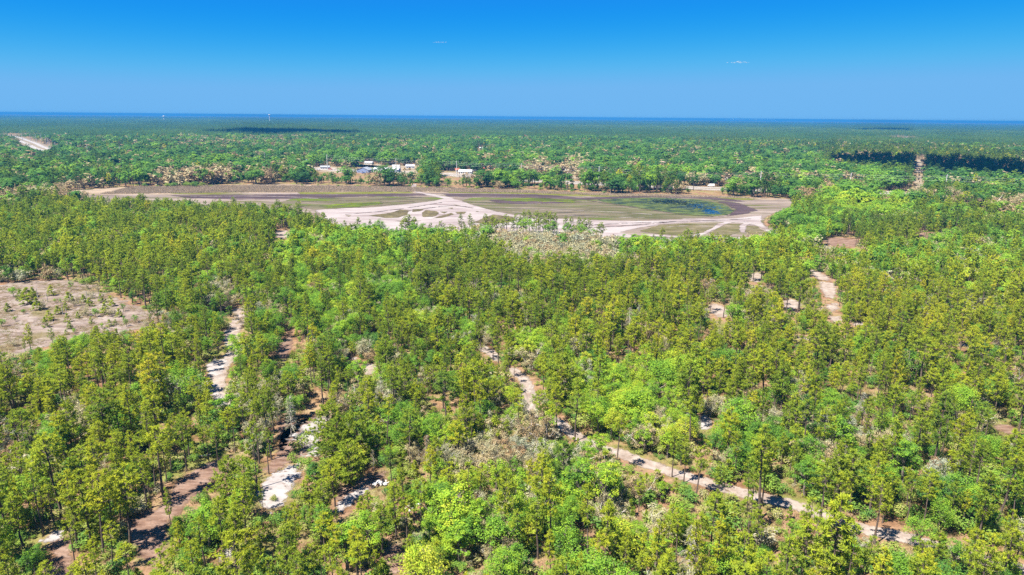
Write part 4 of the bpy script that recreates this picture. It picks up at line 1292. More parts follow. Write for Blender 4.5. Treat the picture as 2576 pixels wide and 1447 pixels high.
BIG = 9999
ZONES = [
    (rect(-BIG, -BIG, BIG, BIG), (0.62, 0.30, 0.08), 0.85, 0.50, 0.50),
    # beyond the lake
    (rect(-BIG, 0, BIG, 332), (0.74, 0.20, 0.06), 0.95, 0.10, 0.16),
    (rect(-BIG, 332, BIG, 378), (0.52, 0.42, 0.06), 0.92, 0.15, 0.24),
    (rect(-BIG, 378, BIG, 470), (0.30, 0.65, 0.05), 0.96, 0.18, 0.27),
    (rect(-BIG, 395, 330, 480), (0.55, 0.40, 0.05), 0.95, 0.16, 0.26),
    ([(430, 345), (620, 335), (760, 345), (780, 372), (600, 380), (450, 372)], (0.25, 0.50, 0.25), 0.9, 0.2, 0.28),
    ([(560, 395), (740, 372), (780, 385), (760, 405), (600, 410)], (0.2, 0.6, 0.2), 0.9, 0.2, 0.3),
    ([(380, 432), (470, 424), (560, 426), (660, 432), (740, 440), (740, 462), (600, 466), (480, 462), (370, 458)], (0.15, 0.60, 0.25), 0.95, 0.25, 0.3),
    ([(1270, 402), (1350, 396), (1460, 404), (1500, 425), (1460, 442), (1300, 436)], (0.05, 0.75, 0.20), 0.95, 0.3, 0.42),
    ([(1560, 425), (1800, 430), (1830, 462), (1700, 462), (1560, 445)], (0.1, 0.72, 0.18), 0.9, 0.3, 0.38),
    ([(1930, 445), (2130, 440), (2300, 455), (2300, 478), (2100, 470), (1930, 470)], (0.2, 0.58, 0.22), 0.85, 0.35, 0.38),
    (rect(1600, 330, BIG, 380), (0.75, 0.22, 0.03), 0.97, 0.24, 0.30),
    ([(2040, 372), (2310, 368), (2640, 395), (2640, 470), (2480, 450), (2320, 440), (2080, 420)], (0.95, 0.05, 0.0), 1.0, 0.22, 0.30),
    ([(1050, 340), (1700, 335), (1750, 372), (1400, 390), (1000, 385)], (0.35, 0.62, 0.03), 0.95, 0.2, 0.27),
    # tree line on the far shore
    ([(600, 440), (900, 432), (1240, 436), (1240, 474), (900, 470), (600, 466)], (0.35, 0.62, 0.03), 1.0, 0.22, 0.26),
    ([(1440, 450), (1560, 440), (1740, 448), (1740, 490), (1440, 484)], (0.72, 0.25, 0.03), 1.0, 0.2, 0.24),
    ([(1820, 455), (2060, 462), (2060, 505), (1820, 497)], (0.4, 0.6, 0.0), 1.0, 0.22, 0.22),
    # right of the lake
    ([(1900, 500), (2060, 478), (2700, 480), (2700, 600), (2300, 610), (2030, 600), (1920, 570)], (0.38, 0.54, 0.08), 1.0, 0.38, 0.44),
    ([(2060, 492), (2280, 500), (2330, 520), (2240, 545), (2080, 530)], (0.1, 0.85, 0.05), 1.0, 0.5, 0.66),
    ([(1920, 520), (2060, 528), (2070, 580), (1960, 578)], (0.2, 0.8, 0.0), 1.0, 0.4, 0.42),
    ([(2270, 545), (2576, 530), (2576, 565), (2320, 575)], (0.2, 0.45, 0.35), 0.9, 0.5, 0.5),
    ([(2330, 490), (2700, 470), (2700, 540), (2450, 530)], (0.55, 0.35, 0.1), 1.0, 0.40, 0.48),
    ([(2110, 560), (2420, 545), (2576, 580), (2576, 640), (2300, 600), (2120, 600)], (0.85, 0.15, 0.0), 0.95, 0.34, 0.45),
    # left of the lake
    ([(-200, 478), (330, 486), (420, 500), (200, 512), (-200, 512)], (0.15, 0.2, 0.65), 0.95, 0.5, 0.5),
    ([(-200, 505), (420, 495), (760, 512), (850, 570), (840, 600), (600, 640), (300, 690), (-200, 720)], (0.82, 0.15, 0.03), 1.0, 0.45, 0.5),
    ([(380, 500), (800, 515), (840, 580), (640, 580), (420, 530)], (0.88, 0.10, 0.02), 1.0, 0.38, 0.4),
    ([(-200, 690), (180, 660), (420, 700), (420, 780), (240, 720), (-200, 716)], (0.80, 0.15, 0.05), 0.75, 0.42, 0.45),
    # middle wood
    ([(680, 600), (860, 575), (1160, 575), (1160, 700), (1000, 760), (880, 860), (760, 900), (720, 780), (700, 690)], (0.36, 0.54, 0.10), 1.0, 0.44, 0.56),
    ([(920, 690), (1100, 680), (1160, 720), (1100, 780), (960, 790)], (0.22, 0.55, 0.23), 1.0, 0.45, 0.50),
    ([(860, 590), (1120, 572), (1150, 590), (900, 640), (720, 640)], (0.25, 0.70, 0.05), 1.0, 0.4, 0.50),
    ([(1190, 580), (1330, 572), (1540, 580), (1560, 630), (1400, 640), (1280, 625)], (0.10, 0.18, 0.72), 1.0, 0.5, 0.55),
    ([(1540, 588), (1700, 592), (1720, 630), (1600, 640), (1530, 625)], (0.15, 0.78, 0.07), 1.0, 0.5, 0.58),
    ([(1880, 590), (2030, 590), (2030, 690), (1900, 690)], (0.30, 0.65, 0.05), 1.0, 0.5, 0.66),
    ([(2030, 600), (2600, 600), (2600, 720), (2250, 720), (2040, 690)], (0.45, 0.38, 0.17), 0.9, 0.5, 0.48),
    ([(1000, 620), (1560, 640), (1900, 650), (1900, 780), (1500, 820), (1200, 800), (1050, 740)], (0.72, 0.22, 0.06), 0.97, 0.45, 0.5),
    ([(1200, 580), (1330, 572), (1540, 580), (1580, 640), (1540, 662), (1300, 655), (1240, 630)], (0.12, 0.16, 0.72), 1.0, 0.5, 0.55),
    ([(1000, 790), (1300, 800), (1420, 880), (1300, 960), (1050, 980), (950, 900)], (0.60, 0.33, 0.07), 0.95, 0.50, 0.52),
    ([(1270, 810), (1420, 820), (1440, 890), (1300, 890)], (0.1, 0.70, 0.20), 1.0, 0.5, 0.70),
    ([(1430, 880), (1620, 880), (1720, 960), (1740, 1080), (1600, 1110), (1480, 1040), (1430, 950)], (0.10, 0.78, 0.12), 1.0, 0.5, 0.68),
    ([(1500, 700), (2700, 690), (2700, 1010), (2200, 1020), (1760, 960), (1500, 870)], (0.74, 0.18, 0.08), 0.84, 0.60, 0.52),
    ([(2200, 730), (2600, 700), (2600, 860), (2250, 840)], (0.82, 0.12, 0.06), 0.87, 0.68, 0.52),
    ([(1740, 960), (2700, 1000), (2700, 1460), (2200, 1460), (1960, 1250), (1740, 1160)], (0.55, 0.34, 0.11), 0.94, 0.57, 0.54),
    ([(2240, 1200), (2600, 1180), (2600, 1460), (2320, 1460)], (0.50, 0.42, 0.08), 1.0, 0.50, 0.45),
    # foreground
    ([(1040, 1080), (1560, 1080), (1720, 1200), (1760, 1300), (1560, 1350), (1040, 1360)], (0.26, 0.54, 0.20), 0.95, 0.58, 0.66),
    ([(1470, 1225), (1560, 1205), (1680, 1215), (1720, 1245), (1690, 1280), (1580, 1275), (1490, 1262)], (0.15, 0.25, 0.6), 0.22, 0.55, 0.6),
    ([(1160, 1080), (1420, 1090), (1440, 1140), (1200, 1150)], (0.15, 0.30, 0.55), 0.95, 0.55, 0.70),
    ([(1000, 1330), (1760, 1320), (1960, 1460), (960, 1460)], (0.45, 0.33, 0.22), 0.85, 0.60, 0.55),
    ([(-300, 880), (560, 850), (640, 960), (640, 1100), (420, 1250), (340, 1460), (-300, 1600)], (0.80, 0.15, 0.05), 0.90, 0.60, 0.52),
    ([(-300, 960), (250, 930), (260, 1060), (-300, 1080)], (0.84, 0.13, 0.03), 0.95, 0.66, 0.52),
    ([(620, 880), (1050, 900), (1050, 1300), (760, 1300), (800, 1000), (640, 1000)], (0.72, 0.23, 0.05), 0.92, 0.52, 0.55),
    ([(450, 1300), (640, 1290), (1000, 1290), (1000, 1460), (420, 1460)], (0.72, 0.20, 0.08), 0.85, 0.58, 0.5),
]

SHORE = [i for i, zn in enumerate(ZONES) if zn[0][0] in ((600, 440), (1440, 450), (1820, 455))]


def zone_of(uv):
    n = len(uv)
    z = np.zeros(n, int)
    for i, zn in enumerate(ZONES):
        z[in_poly(uv, zn[0])] = i
    return z


# mask of seen ground, quarter resolution
MW, MH, MS = 800, 420, 0.25


def build_mask():
    gx, gy = np.meshgrid((np.arange(MW) + 0.5) / MS - 300, (np.arange(MH) + 0.5) / MS)
    P = np.stack([gx.ravel(), gy.ravel()], 1)
    m = np.zeros(len(P), bool)
    for poly in VIS:
        lo, hi = poly.min(0) - 4, poly.max(0) + 4
        k = np.where((P[:, 0] > lo[0]) & (P[:, 0] < hi[0]) & (P[:, 1] > lo[1]) & (P[:, 1] < hi[1]))[0]
        m[k] |= in_poly(P[k], poly)
    return m.reshape(MH, MW)


def mask_at(mask, uv):
    i = np.clip(((uv[:, 0] + 300) * MS).astype(int), 0, MW - 1)
    j = np.clip((uv[:, 1] * MS).astype(int), 0, MH - 1)
    return mask[j, i] & (uv[:, 1] > 0) & (uv[:, 0] > -300)


def on_bare(P, grow=0.0):
    m = np.zeros(len(P), bool)
    for k, g, w in BARE:
        lo, hi = g.min(0) - w - grow - 1, g.max(0) + w + grow + 1
        s = np.where((P[:, 0] > lo[0]) & (P[:, 0] < hi[0]) & (P[:, 1] > lo[1]) & (P[:, 1] < hi[1]))[0]
        if not len(s):
            continue
        if k == 'poly':
            m[s] |= in_poly(P[s], g)
        else:
            m[s] |= line_dist(P[s], g) < w + grow
    return m


def covers_seen_ground(mask, x, y, h, r, low):
    """does the crown (from low*h to h, radius r) hide ground the photograph shows?"""
    hit = np.zeros(len(x))
    d = np.hypot(x, y)
    lat = np.stack([y / d, -x / d], 1)
    for f in (low + 0.05, (low + 1) / 2, 0.93):
        for s in (-0.75, 0.0, 0.75):
            uv, _ = proj(np.column_stack([x + lat[:, 0] * r * s, y + lat[:, 1] * r * s, h * f]))
            hit += mask_at(mask, uv)
    return hit


# --- trees pinned one by one: kind, base pixel, top pixel y, tint, crown width factor
PIN = [
    # foreground left
    ('pine', 15, 1276, 1160, .50, 1), ('pine', 59, 1227, 1120, .50, 1), ('pine', 114, 1242, 1110, .72, 1), ('pine', 133, 1240, 1105, .68, .9), ('pine', 148, 1208, 1095, .66, 1), ('pine', 20, 1450, 1278, .52, 1.2),
    ('pine', 193, 1450, 1300, .55, .9), ('pine', 288, 1312, 1195, .55, 1), ('pine', 303, 1314, 1205, .58, 1), ('pine', 280, 1300, 1180, .5, 1), ('pine', 433, 1353, 1226, .45, .7), ('pine', 571, 1447, 1254, .58, .85),
    ('pine', 470, 1186, 1046, .46, 1), ('pine', 550, 1175, 1062, .5, 1), ('pine', 357, 1205, 1090, .48, 1.1), ('pine', 663, 1285, 1204, .55, .7), ('pine', 592, 1140, 1030, .5, .9), ('pine', 420, 1215, 1100, .5, 1),
    ('pine', 246, 1180, 1062, .66, 1), ('pine', 319, 1085, 990, .62, 1.3), ('pine', 170, 1150, 1040, .72, 1), ('pine', 90, 1130, 1030, .58, 1.1), ('pine', 380, 1150, 1035, .52, 1), ('pine', 690, 1090, 975, .5, 1),
    ('pine', 676, 1075, 960, .5, 1), ('pine', 655, 1095, 985, .55, .9), ('pine', 640, 1040, 935, .58, 1.1), ('pine', 780, 1310, 1200, .52, 1.5), ('pine', 800, 1310, 1215, .5, 1.1),
    ('pine', 286, 1440, 1316, .66, 1.3), ('pine', 244, 1475, 1357, .70, 1.2), ('pine', 330, 1480, 1369, .68, 1.2), ('pine', 820, 1430, 1290, .58, 1.4), ('pine', 735, 1440, 1320, .6, 1.2), ('pine', 900, 1460, 1330, .78, 1.2), ('pine', 800, 1500, 1365, .6, 1.3),
    ('pine', 240, 1560, 1400, .72, 1.3), ('pine', 130, 1560, 1420, .6, 1.2), ('pine', 420, 1520, 1385, .6, 1.2), ('pine', 500, 1500, 1360, .55, 1), ('pine', 640, 1520, 1390, .55, 1.2),
    # two big bushy pines by the sand
    ('bushy', 580, 1262, 1158, .50, 1.1), ('bushy', 880, 1225, 1115, .40, 1.1), ('bushy', 850, 1160, 1050, .46, 1.1), ('bushy', 905, 1160, 1040, .38, 1.1), ('bushy', 830, 1130, 1020, .50, 1.1),
    # centre
    ('bushy', 1415, 1010, 893, .36, 1.1), ('pine', 1255, 925, 820, .5, 1), ('pine', 1165, 1035, 930, .5, 1.5), ('bushy', 1205, 1025, 915, .5, 1.1), ('pine', 1390, 920, 810, .5, 1.1), ('pine', 1410, 940, 845, .48, 1),
    ('pine', 1500, 1060, 960, .5, 1.2), ('pine', 1445, 1110, 985, .46, 1.3), ('pine', 1010, 900, 800, .5, 1.1), ('pine', 1040, 920, 790, .52, 1), ('pine', 780, 880, 770, .45, 1.3), ('pine', 1270, 820, 720, .5, 1.2),
    ('pine', 1380, 800, 690, .5, 1.3), ('pine', 1420, 805, 700, .52, 1.2), ('pine', 1130, 740, 640, .45, 1), ('pine', 1190, 745, 645, .45, 1.1),
    # foreground right along the dirt road
    ('pine', 1690, 1200, 1080, .46, .9), ('pine', 1720, 1215, 1095, .48, .9), ('pine', 1800, 1300, 1165, .6, 1), ('pine', 1910, 1305, 1105, .55, 1.4), ('pine', 2055, 1355, 1160, .5, 1.3), ('pine', 2000, 1220, 1115, .5, 1),
    ('pine', 2200, 1370, 1210, .55, 1.2), ('pine', 1825, 1430, 1310, .5, 1.2), ('pine', 2105, 1240, 1110, .5, 1.3), ('pine', 1995, 1110, 990, .5, 1.3), ('pine', 2320, 1130, 1005, .5, 1.1), ('pine', 1530, 1380, 1260, .55, .9),
    ('pine', 1570, 1470, 1340, .6, 1.2), ('pine', 1500, 1480, 1350, .72, 1.7), ('pine', 1745, 1460, 1300, .6, .9), ('pine', 1985, 1190, 1065, .48, 1.2), ('pine', 1385, 1450, 1330, .62, 1), ('pine', 1303, 1420, 1290, .6, 1),
    ('pine', 1750, 1250, 1110, .52, 1), ('pine', 1850, 1210, 1090, .5, 1), ('pine', 2280, 1300, 1180, .55, 1), ('pine', 2400, 1250, 1120, .5, 1.1), ('pine', 2350, 1480, 1350, .5, 1.3),
    # shore
    ('pine', 1317, 584, 529, .48, 1.35), ('pine', 1332, 585, 529, .48, 1.35), ('pine', 1348, 586, 531, .46, 1.50), ('pine', 1358, 588, 537, .46, 1.35), ('pine', 1372, 586, 532, .44, 1.35), ('pine', 1384, 588, 534, .46, 1.35), ('pine', 1395, 588, 537, .46, 1.20),
    ('pine', 1301, 590, 539, .44, 1.65), ('pine', 1275, 592, 541, .42, 1.80), ('pine', 1240, 592, 543, .55, 1.65), ('pine', 1222, 588, 539, .52, 1.65), ('pine', 1182, 590, 539, .45, 1.50), ('pine', 1162, 586, 539, .30, 1.35), ('pine', 1420, 594, 543, .42, 1.35),
    ('pine', 1436, 596, 546, .42, 1.50), ('pine', 1456, 598, 548, .46, 1.50), ('pine', 1468, 600, 550, .46, 1.35), ('pine', 1480, 600, 551, .46, 1.35), ('pine', 1510, 608, 560, .4, 1.65), ('pine', 1664, 628, 574, .45, 1.50), ('pine', 1728, 628, 575, .45, 1.65),
    ('pine', 1754, 632, 580, .42, 1.35), ('pine', 900, 600, 547, .44, 1.50), ('pine', 929, 600, 553, .32, 1.20), ('pine', 1031, 594, 541, .46, 1.80), ('pine', 1045, 598, 547, .46, 1.50), ('pine', 1022, 596, 545, .44, 1.50), ('pine', 1115, 606, 556, .36, 1.65),
    ('pine', 1083, 610, 562, .3, 1.35), ('pine', 1100, 610, 566, .34, 1.35), ('pine', 870, 600, 556, .3, 1.20), ('oak', 958, 604, 549, .36, .8), ('pine', 885, 606, 562, .3, 1.05), ('pine', 750, 570, 505, .34, 1.35), ('pine', 740, 575, 515, .36, 1.65), ('pine', 700, 560, 503, .38, 1.50),
    ('pine', 590, 545, 497, .34, 1.50), ('pine', 560, 545, 500, .36, 1.50), ('pine', 360, 545, 486, .32, 1.80), ('pine', 370, 545, 488, .34, 1.50),
    # clearing edge
    ('pine', 80, 893, 818, .62, 1), ('pine', 137, 890, 826, .5, .9), ('pine', 66, 895, 850, .5, .8),
    # oaks that stand out
    ('oak', 1300, 1210, 1140, .42, .9), ('oak', 930, 885, 830, .33, 1.1), ('oak', 890, 815, 765, .32, 1.1), ('oak', 860, 1230, 1180, .5, .7), ('oak', 1590, 940, 885, 0.56, 1.1), ('oak', 1500, 1010, 950, 0.66, 1.2), ('oak', 1560, 1020, 960, 0.62, 1.3),
    ('oak', 1630, 1060, 990, 0.58, 1.3), ('oak', 1350, 890, 825, 0.74, 1.3), ('oak', 1310, 900, 835, 0.72, 1.2), ('oak', 1900, 680, 625, 0.54, 1), ('oak', 1850, 640, 600, 0.56, 1), ('oak', 2030, 980, 930, .5, 1), ('oak', 2090, 590, 540, .46, 1.2), ('oak', 1960, 585, 535, .4, 1.3),
    ('oak', 2000, 590, 538, .36, 1.3), ('oak', 90, 1450, 1372, .35, 1.1), ('oak', 1213, 882, 862, 1.05, .5), ('oak', 1480, 1190, 1120, 0.56, 1.2), ('oak', 1400, 1230, 1150, .58, 1.2), ('oak', 1620, 1140, 1075, .66, 1.2),
    # bare and dead
    ('dead', 733, 1100, 995, .3, 1), ('dead', 1075, 1180, 1090, .8, 1), ('dead', 1580, 870, 775, .6, 1), ('dead', 2160, 1060, 985, .1, 1), ('dead', 1730, 1470, 1325, .2, 1.2), ('dead', 940, 1180, 1130, .6, 1), ('dead', 2530, 1180, 1110, .3, 1),
    ('bare', 1110, 1300, 1270, .05, 1), ('bare', 1060, 1365, 1330, .3, 1), ('bare', 1450, 1170, 1125, .1, 1), ('bare', 1260, 1140, 1070, .5, 1.3), ('bare', 1215, 1140, 1075, .5, 1.2), ('bare', 1330, 1060, 990, .4, 1), ('bare', 1430, 900, 835, .4, 1.1),
    ('bare', 640, 1150, 1100, .3, 1.1), ('bare', 2120, 1100, 1050, .1, 1), ('bare', 880, 830, 775, .15, 1), ('bare', 2140, 1390, 1330, .15, 1),
]
for x, yb in ((1308, 590), (1324, 592), (1340, 594), (1352, 596), (1366, 594), (1378, 596), (1390, 598), (1290, 596), (1262, 598), (1250, 596), (1208, 596), (1190, 600), (1170, 596), (1428, 602), (1446, 604), (1462, 606), (1474, 606), (1490, 608), (1500, 612),
              (1036, 602), (1056, 604), (1010, 604), (1070, 608), (1128, 612), (940, 606), (912, 604), (1650, 636), (1740, 640), (1760, 640), (1690, 640)):
    PIN.append(('pine' if random.random() < .7 else 'oak', x, yb, yb - (46 if random.random() < .6 else 34), random.uniform(.36, .5), 1.4))
# saplings of the clearing (zoomed survey: x, top, base)
for x, t, b_ in [(210, 370, 485), (100, 350, 430), (280, 440, 530), (525, 395, 460), (570, 430, 500), (630, 415, 470), (535, 310, 380), (660, 320, 370), (770, 390, 470), (500, 475, 530), (370, 540, 610), (345, 590, 660), (640, 490, 570),
                 (720, 510, 580), (690, 580, 630), (510, 560, 620), (530, 620, 670), (500, 680, 715), (560, 665, 705), (720, 665, 735), (825, 605, 655), (870, 600, 640), (955, 590, 650), (1020, 560, 625), (1110, 600, 645), (935, 570, 620),
                 (115, 575, 615), (15, 590, 655), (105, 740, 800), (440, 500, 560), (415, 440, 475), (850, 500, 570), (900, 520, 580), (330, 440, 520), (680, 440, 500), (460, 440, 490), (180, 520, 560), (60, 480, 540), (590, 545, 590), (770, 620, 670),
                 (660, 540, 575), (250, 360, 430), (390, 350, 420), (310, 480, 520), (160, 380, 450), (700, 385, 440), (740, 330, 390), (840, 430, 500), (930, 480, 540), (800, 480, 560)]:
    q_ = random.random()
    PIN.append(('young' if q_ < .55 else 'oak' if q_ < .85 else 'bare', x * .3338, 603.7 + b_ * .3338, 603.7 + t * .3338, .42 + .22 * random.random(), random.uniform(1.2, 1.9) if q_ < .55 else random.uniform(.8, 1.1)))
# shrubs on the open ground
for x, b_, t, ti in [(560, 1300, 1283, .3), (520, 1290, 1262, .35), (700, 1320, 1290, .3), (735, 1160, 1138, .4), (640, 1200, 1165, .3), (800, 1150, 1100, .45), (765, 1130, 1090, .4), (545, 1215, 1195, .8), (690, 1260, 1245, .6), (505, 1340, 1300, .3),
                     (480, 1300, 1280, .7), (1213, 878, 862, 1.0), (760, 1255, 1225, .4), (995, 1420, 1390, .45), (1010, 1330, 1300, .9), (940, 1290, 1265, .9), (1090, 1400, 1370, .9), (1190, 1420, 1385, .8), (1330, 1440, 1400, .9), (620, 1340, 1310, .4),
                     (655, 1330, 1300, .35), (590, 1330, 1300, .4)]:
    PIN.append(('shrub', x, b_, t, ti, 1))


def pin_geometry(x, yb, yt):
    g = at(x, yb)
    lo, hi = 0.5, 30.0
    for _ in range(30):
        mid = (lo + hi) / 2
        v = proj(np.array([[g[0], g[1], mid]]))[0][0, 1]
        if v > yt:
            lo = mid
        else:
            hi = mid
    return g, lo


PLANTS = {k: [] for k in ('pine', 'oak', 'bare', 'shrub', 'young', 'dead', 'bushy')}     # rows: x, y, height, width factor, tint, pinned
for k, x, yb, yt, ti, wf in PIN:
    g, h = pin_geometry(x, yb, yt)
    PLANTS[k].append((g[0], g[1], h, wf, ti, 1))
pinned_xy = np.array([(p[0], p[1]) for v in PLANTS.values() for p in v])
pinned_r = np.array([2.6 if p[2] > 4 else 1.2 for v in PLANTS.values() for p in v])

MASK = build_mask()
# low grey thickets that no taller crown hides
VIS_KEEP, VIS = VIS, [np.array(p_, float) for p_ in ([(1240, 585), (1330, 580), (1530, 590), (1545, 628), (1440, 636), (1300, 630)], [(1190, 1085), (1410, 1095), (1420, 1132), (1210, 1138)], [(380, 436), (640, 438), (740, 446), (740, 458), (480, 458), (380, 454)],
                                                          [(1300, 410), (1450, 412), (1480, 428), (1320, 432)])]
MASK_LOW = build_mask()
VIS = VIS_KEEP


def scatter(dmin, dmax, cell, jitter=0.42, half=R_(43)):
    n = int(dmax / cell)
    gx, gy = np.meshgrid(np.arange(-n, n + 1) * cell, np.arange(0, n + 1) * cell)
    gx = gx + (np.arange(gx.shape[0]) % 2)[:, None] * cell * 0.5
    x = gx.ravel() + rng.uniform(-jitter, jitter, gx.size) * cell
    y = gy.ravel() + rng.uniform(-jitter, jitter, gx.size) * cell
    d = np.hypot(x, y)
    k = (d > dmin) & (d <= dmax) & (np.abs(np.arctan2(x, y)) < half)
    return x[k], y[k]


def fill(dmin, dmax, cell):
    x, y = scatter(dmin, dmax, cell)
    uv, _ = proj(np.column_stack([x, y, np.full(len(x), 7.0)]))
    uv[:, 0] = np.clip(uv[:, 0], -250, 2650)
    uv[:, 1] = np.clip(uv[:, 1], 0, 1455)
    z = zone_of(uv)
    w = np.array([zn[1] for zn in ZONES])[z]
    den = np.array([zn[2] for zn in ZONES])[z]
    pt = np.array([zn[3] for zn in ZONES])[z]
    ot = np.array([zn[4] for zn in ZONES])[z]
    P = np.stack([x, y], 1)
    # groves: low-frequency waves shift the mix and leave gaps
    wav = (np.sin(x * 0.061 + 1.3 * np.sin(y * 0.043)) + np.sin(y * 0.057 + 2.0 + 1.1 * np.sin(x * 0.038)) + np.sin((x + y) * 0.11 + 0.7)) / 3
    den = np.where(np.hypot(x, y) > 640, np.minimum(den, 0.97), den)
    keep = (rng.random(len(x)) < den * (0.93 + 0.12 * wav)) & ~on_bare(P, 0.8)
    if len(pinned_xy):
        near = np.where(np.hypot(x, y) < 620)[0]
        dd = np.hypot(x[near, None] - pinned_xy[None, :, 0], y[near, None] - pinned_xy[None, :, 1]) < pinned_r[None, :]
        keep[near[dd.any(1)]] = False
    u = rng.random(len(x)) - 0.22 * wav
    wc = np.cumsum(w / w.sum(1, keepdims=True), 1)
    kind = np.where(u < wc[:, 0], 0, np.where(u < wc[:, 1], 1, 2))
    h = np.select([kind == 0, kind == 1], [np.clip(rng.normal(11.4, 2.8, len(x)), 4.5, 17), np.clip(rng.normal(7.2, 1.9, len(x)), 3, 11.5)], np.clip(rng.normal(6.0, 1.2, len(x)), 3.5, 9))
    far_ = np.hypot(x, y) > 640
    dm_ = np.hypot(x, y)
    h = np.where((dm_ > 380) & (dm_ <= 640) & (kind > 0), h * 1.25, h)
    h = np.where(np.isin(z, SHORE), h * np.where(dm_ > 640, 1.0, 1.3) * 1.12, h)
    h = np.where(far_, h * np.select([kind == 0, kind == 1], [1.25, 1.95], 2.1), h)
    h = np.where(~far_ & (kind == 0) & (rng.random(len(x)) < 0.25), h * 0.62, h)
    h = np.where(~far_ & (kind == 0) & (rng.random(len(x)) < 0.08), h * 1.2, h)
    wf = rng.uniform(0.8, 1.35, len(x)) * np.where(far_, 1.3, 1.0)
    r = np.select([kind == 0, kind == 1], [2.0 * wf * h / 14, 3.2 * wf * h / 8.5], 2.6 * wf)
    low = np.where(kind == 0, 0.38, 0.15)
    hit = covers_seen_ground(MASK, x, y, h, r, low)
    keep &= (hit == 0) | ((hit == 1) & (rng.random(len(x)) < 0.12))
    keep &= (kind == 2) | (covers_seen_ground(MASK_LOW, x, y, h, r, low) <= 1) | (rng.random(len(x)) < 0.12)
    t = np.where(kind == 0, pt, ot) + rng.normal(0, 0.12, len(x)) + 0.06 * wav
    t = np.where((kind == 0) & ~far_, t + 0.01, t)
    t = np.where(kind == 2, rng.beta(2, 2, len(x)) * np.where(far_, 0.35, 1.0) + np.where(far_, 0.62, 0.0), t)
    # stands: broad patches of darker and lighter growth
    wv2 = np.sin(x / 47 + 2.1 * np.sin(y / 83)) + np.sin(y / 39 + 1.7 * np.sin(x / 71 + 1)) + np.sin((x - y) / 120)
    t = t + np.where(far_ & (kind < 2), 0.055 * wv2 + rng.normal(0, 0.10, len(x)), 0.02 * wv2)
    t = np.where(far_ & (kind < 2), t - 0.11, t)
    # a few odd crowns
    odd = rng.random(len(x))
    t = np.where((odd < 0.012) & (kind == 0), 0.95, t)
    t = np.where((odd > 0.975) & (kind == 1), t + 0.22, t)
    for i, k in enumerate(('pine', 'oak', 'bare')):
        s = keep & (kind == i)
        PLANTS[k] += list(zip(x[s], y[s], h[s], wf[s], t[s], np.zeros(s.sum())))


fill(66, 640, 3.5)
fill(640, 1150, 7.6)
fill(1150, 2300, 9.6)


def fill_low(dmin, dmax, cell):
    """shrubs and young pines under and between the trees"""
    x, y = scatter(dmin, dmax, cell)
    P = np.stack([x, y], 1)
    h = np.clip(rng.gamma(4, 0.5, len(x)), 0.7, 4.5)
    keep = ~on_bare(P, 0.3) & (rng.random(len(x)) < 0.72)
    hit = covers_seen_ground(MASK, x, y, h, h * 0.6, 0.1)
    keep &= hit == 0
    isy = rng.random(len(x)) < 0.14
    t = np.where(isy, rng.normal(0.5, 0.1, len(x)), rng.beta(1.3, 1.7, len(x)))
    for i in np.where(keep)[0]:
        PLANTS['young' if isy[i] else 'shrub'].append((x[i], y[i], h[i] * (1.6 if isy[i] else 1.0), rng.uniform(.9, 1.5), t[i], 0))


fill_low(80, 200, 2.3)
fill_low(200, 420, 3.2)

# thick low growth along the far bank
bank = smooth_line(ground([(250, 471), (330, 466), (540, 462), (700, 459), (860, 463), (1000, 467), (1200, 470), (1290, 473), (1450, 480), (1560, 484), (1700, 486), (1830, 490), (1960, 495), (2040, 498)]), 12)
for i in range(420):
    p_ = bank[random.randrange(len(bank))] + np.array([random.gauss(0, 9), abs(random.gauss(0, 7))])
    if p_[0] > bank[:, 0].max():
        continue
    u_ = proj(np.array([[p_[0], p_[1], 3.0]]))[0]
    if mask_at(MASK, u_)[0] and random.random() < .9 or (u_[0, 0] < 560 and random.random() < .7):
        continue
    PLANTS['oak'].append((p_[0], p_[1], random.uniform(3.5, 8.5), random.uniform(.7, 1.1), random.gauss(.26, .09), 0))

# far-shore fringe of low bushes
for px, py, ht in [(1030, 470, 3), (960, 472, 2.5), (900, 470, 2), (850, 470, 2.5), (1075, 474, 2.5), (1100, 474, 2), (1180, 474, 3), (1200, 476, 3.5), (420, 470, 4), (430, 468, 6), (440, 470, 5), (480, 470, 7), (490, 470, 6), (470, 468, 5), (345, 468, 3),
                   (365, 470, 4), (395, 470, 3), (530, 470, 3), (510, 468, 4), (500, 468, 3), (1240, 477, 3), (1300, 478, 3), (1360, 478, 3), (1420, 481, 4), (1440, 483, 3), (1520, 487, 3), (1060, 472, 2), (985, 472, 2), (930, 472, 2), (800, 468, 2), (760, 468, 2)]:
    g = at(px, py)
    PLANTS['shrub'].append((g[0], g[1], ht, 1.4, 0.15 + 0.3 * random.random(), 1))
for k in PLANTS:
    PLANTS[k] = np.array(PLANTS[k], float).reshape(-1, 6)

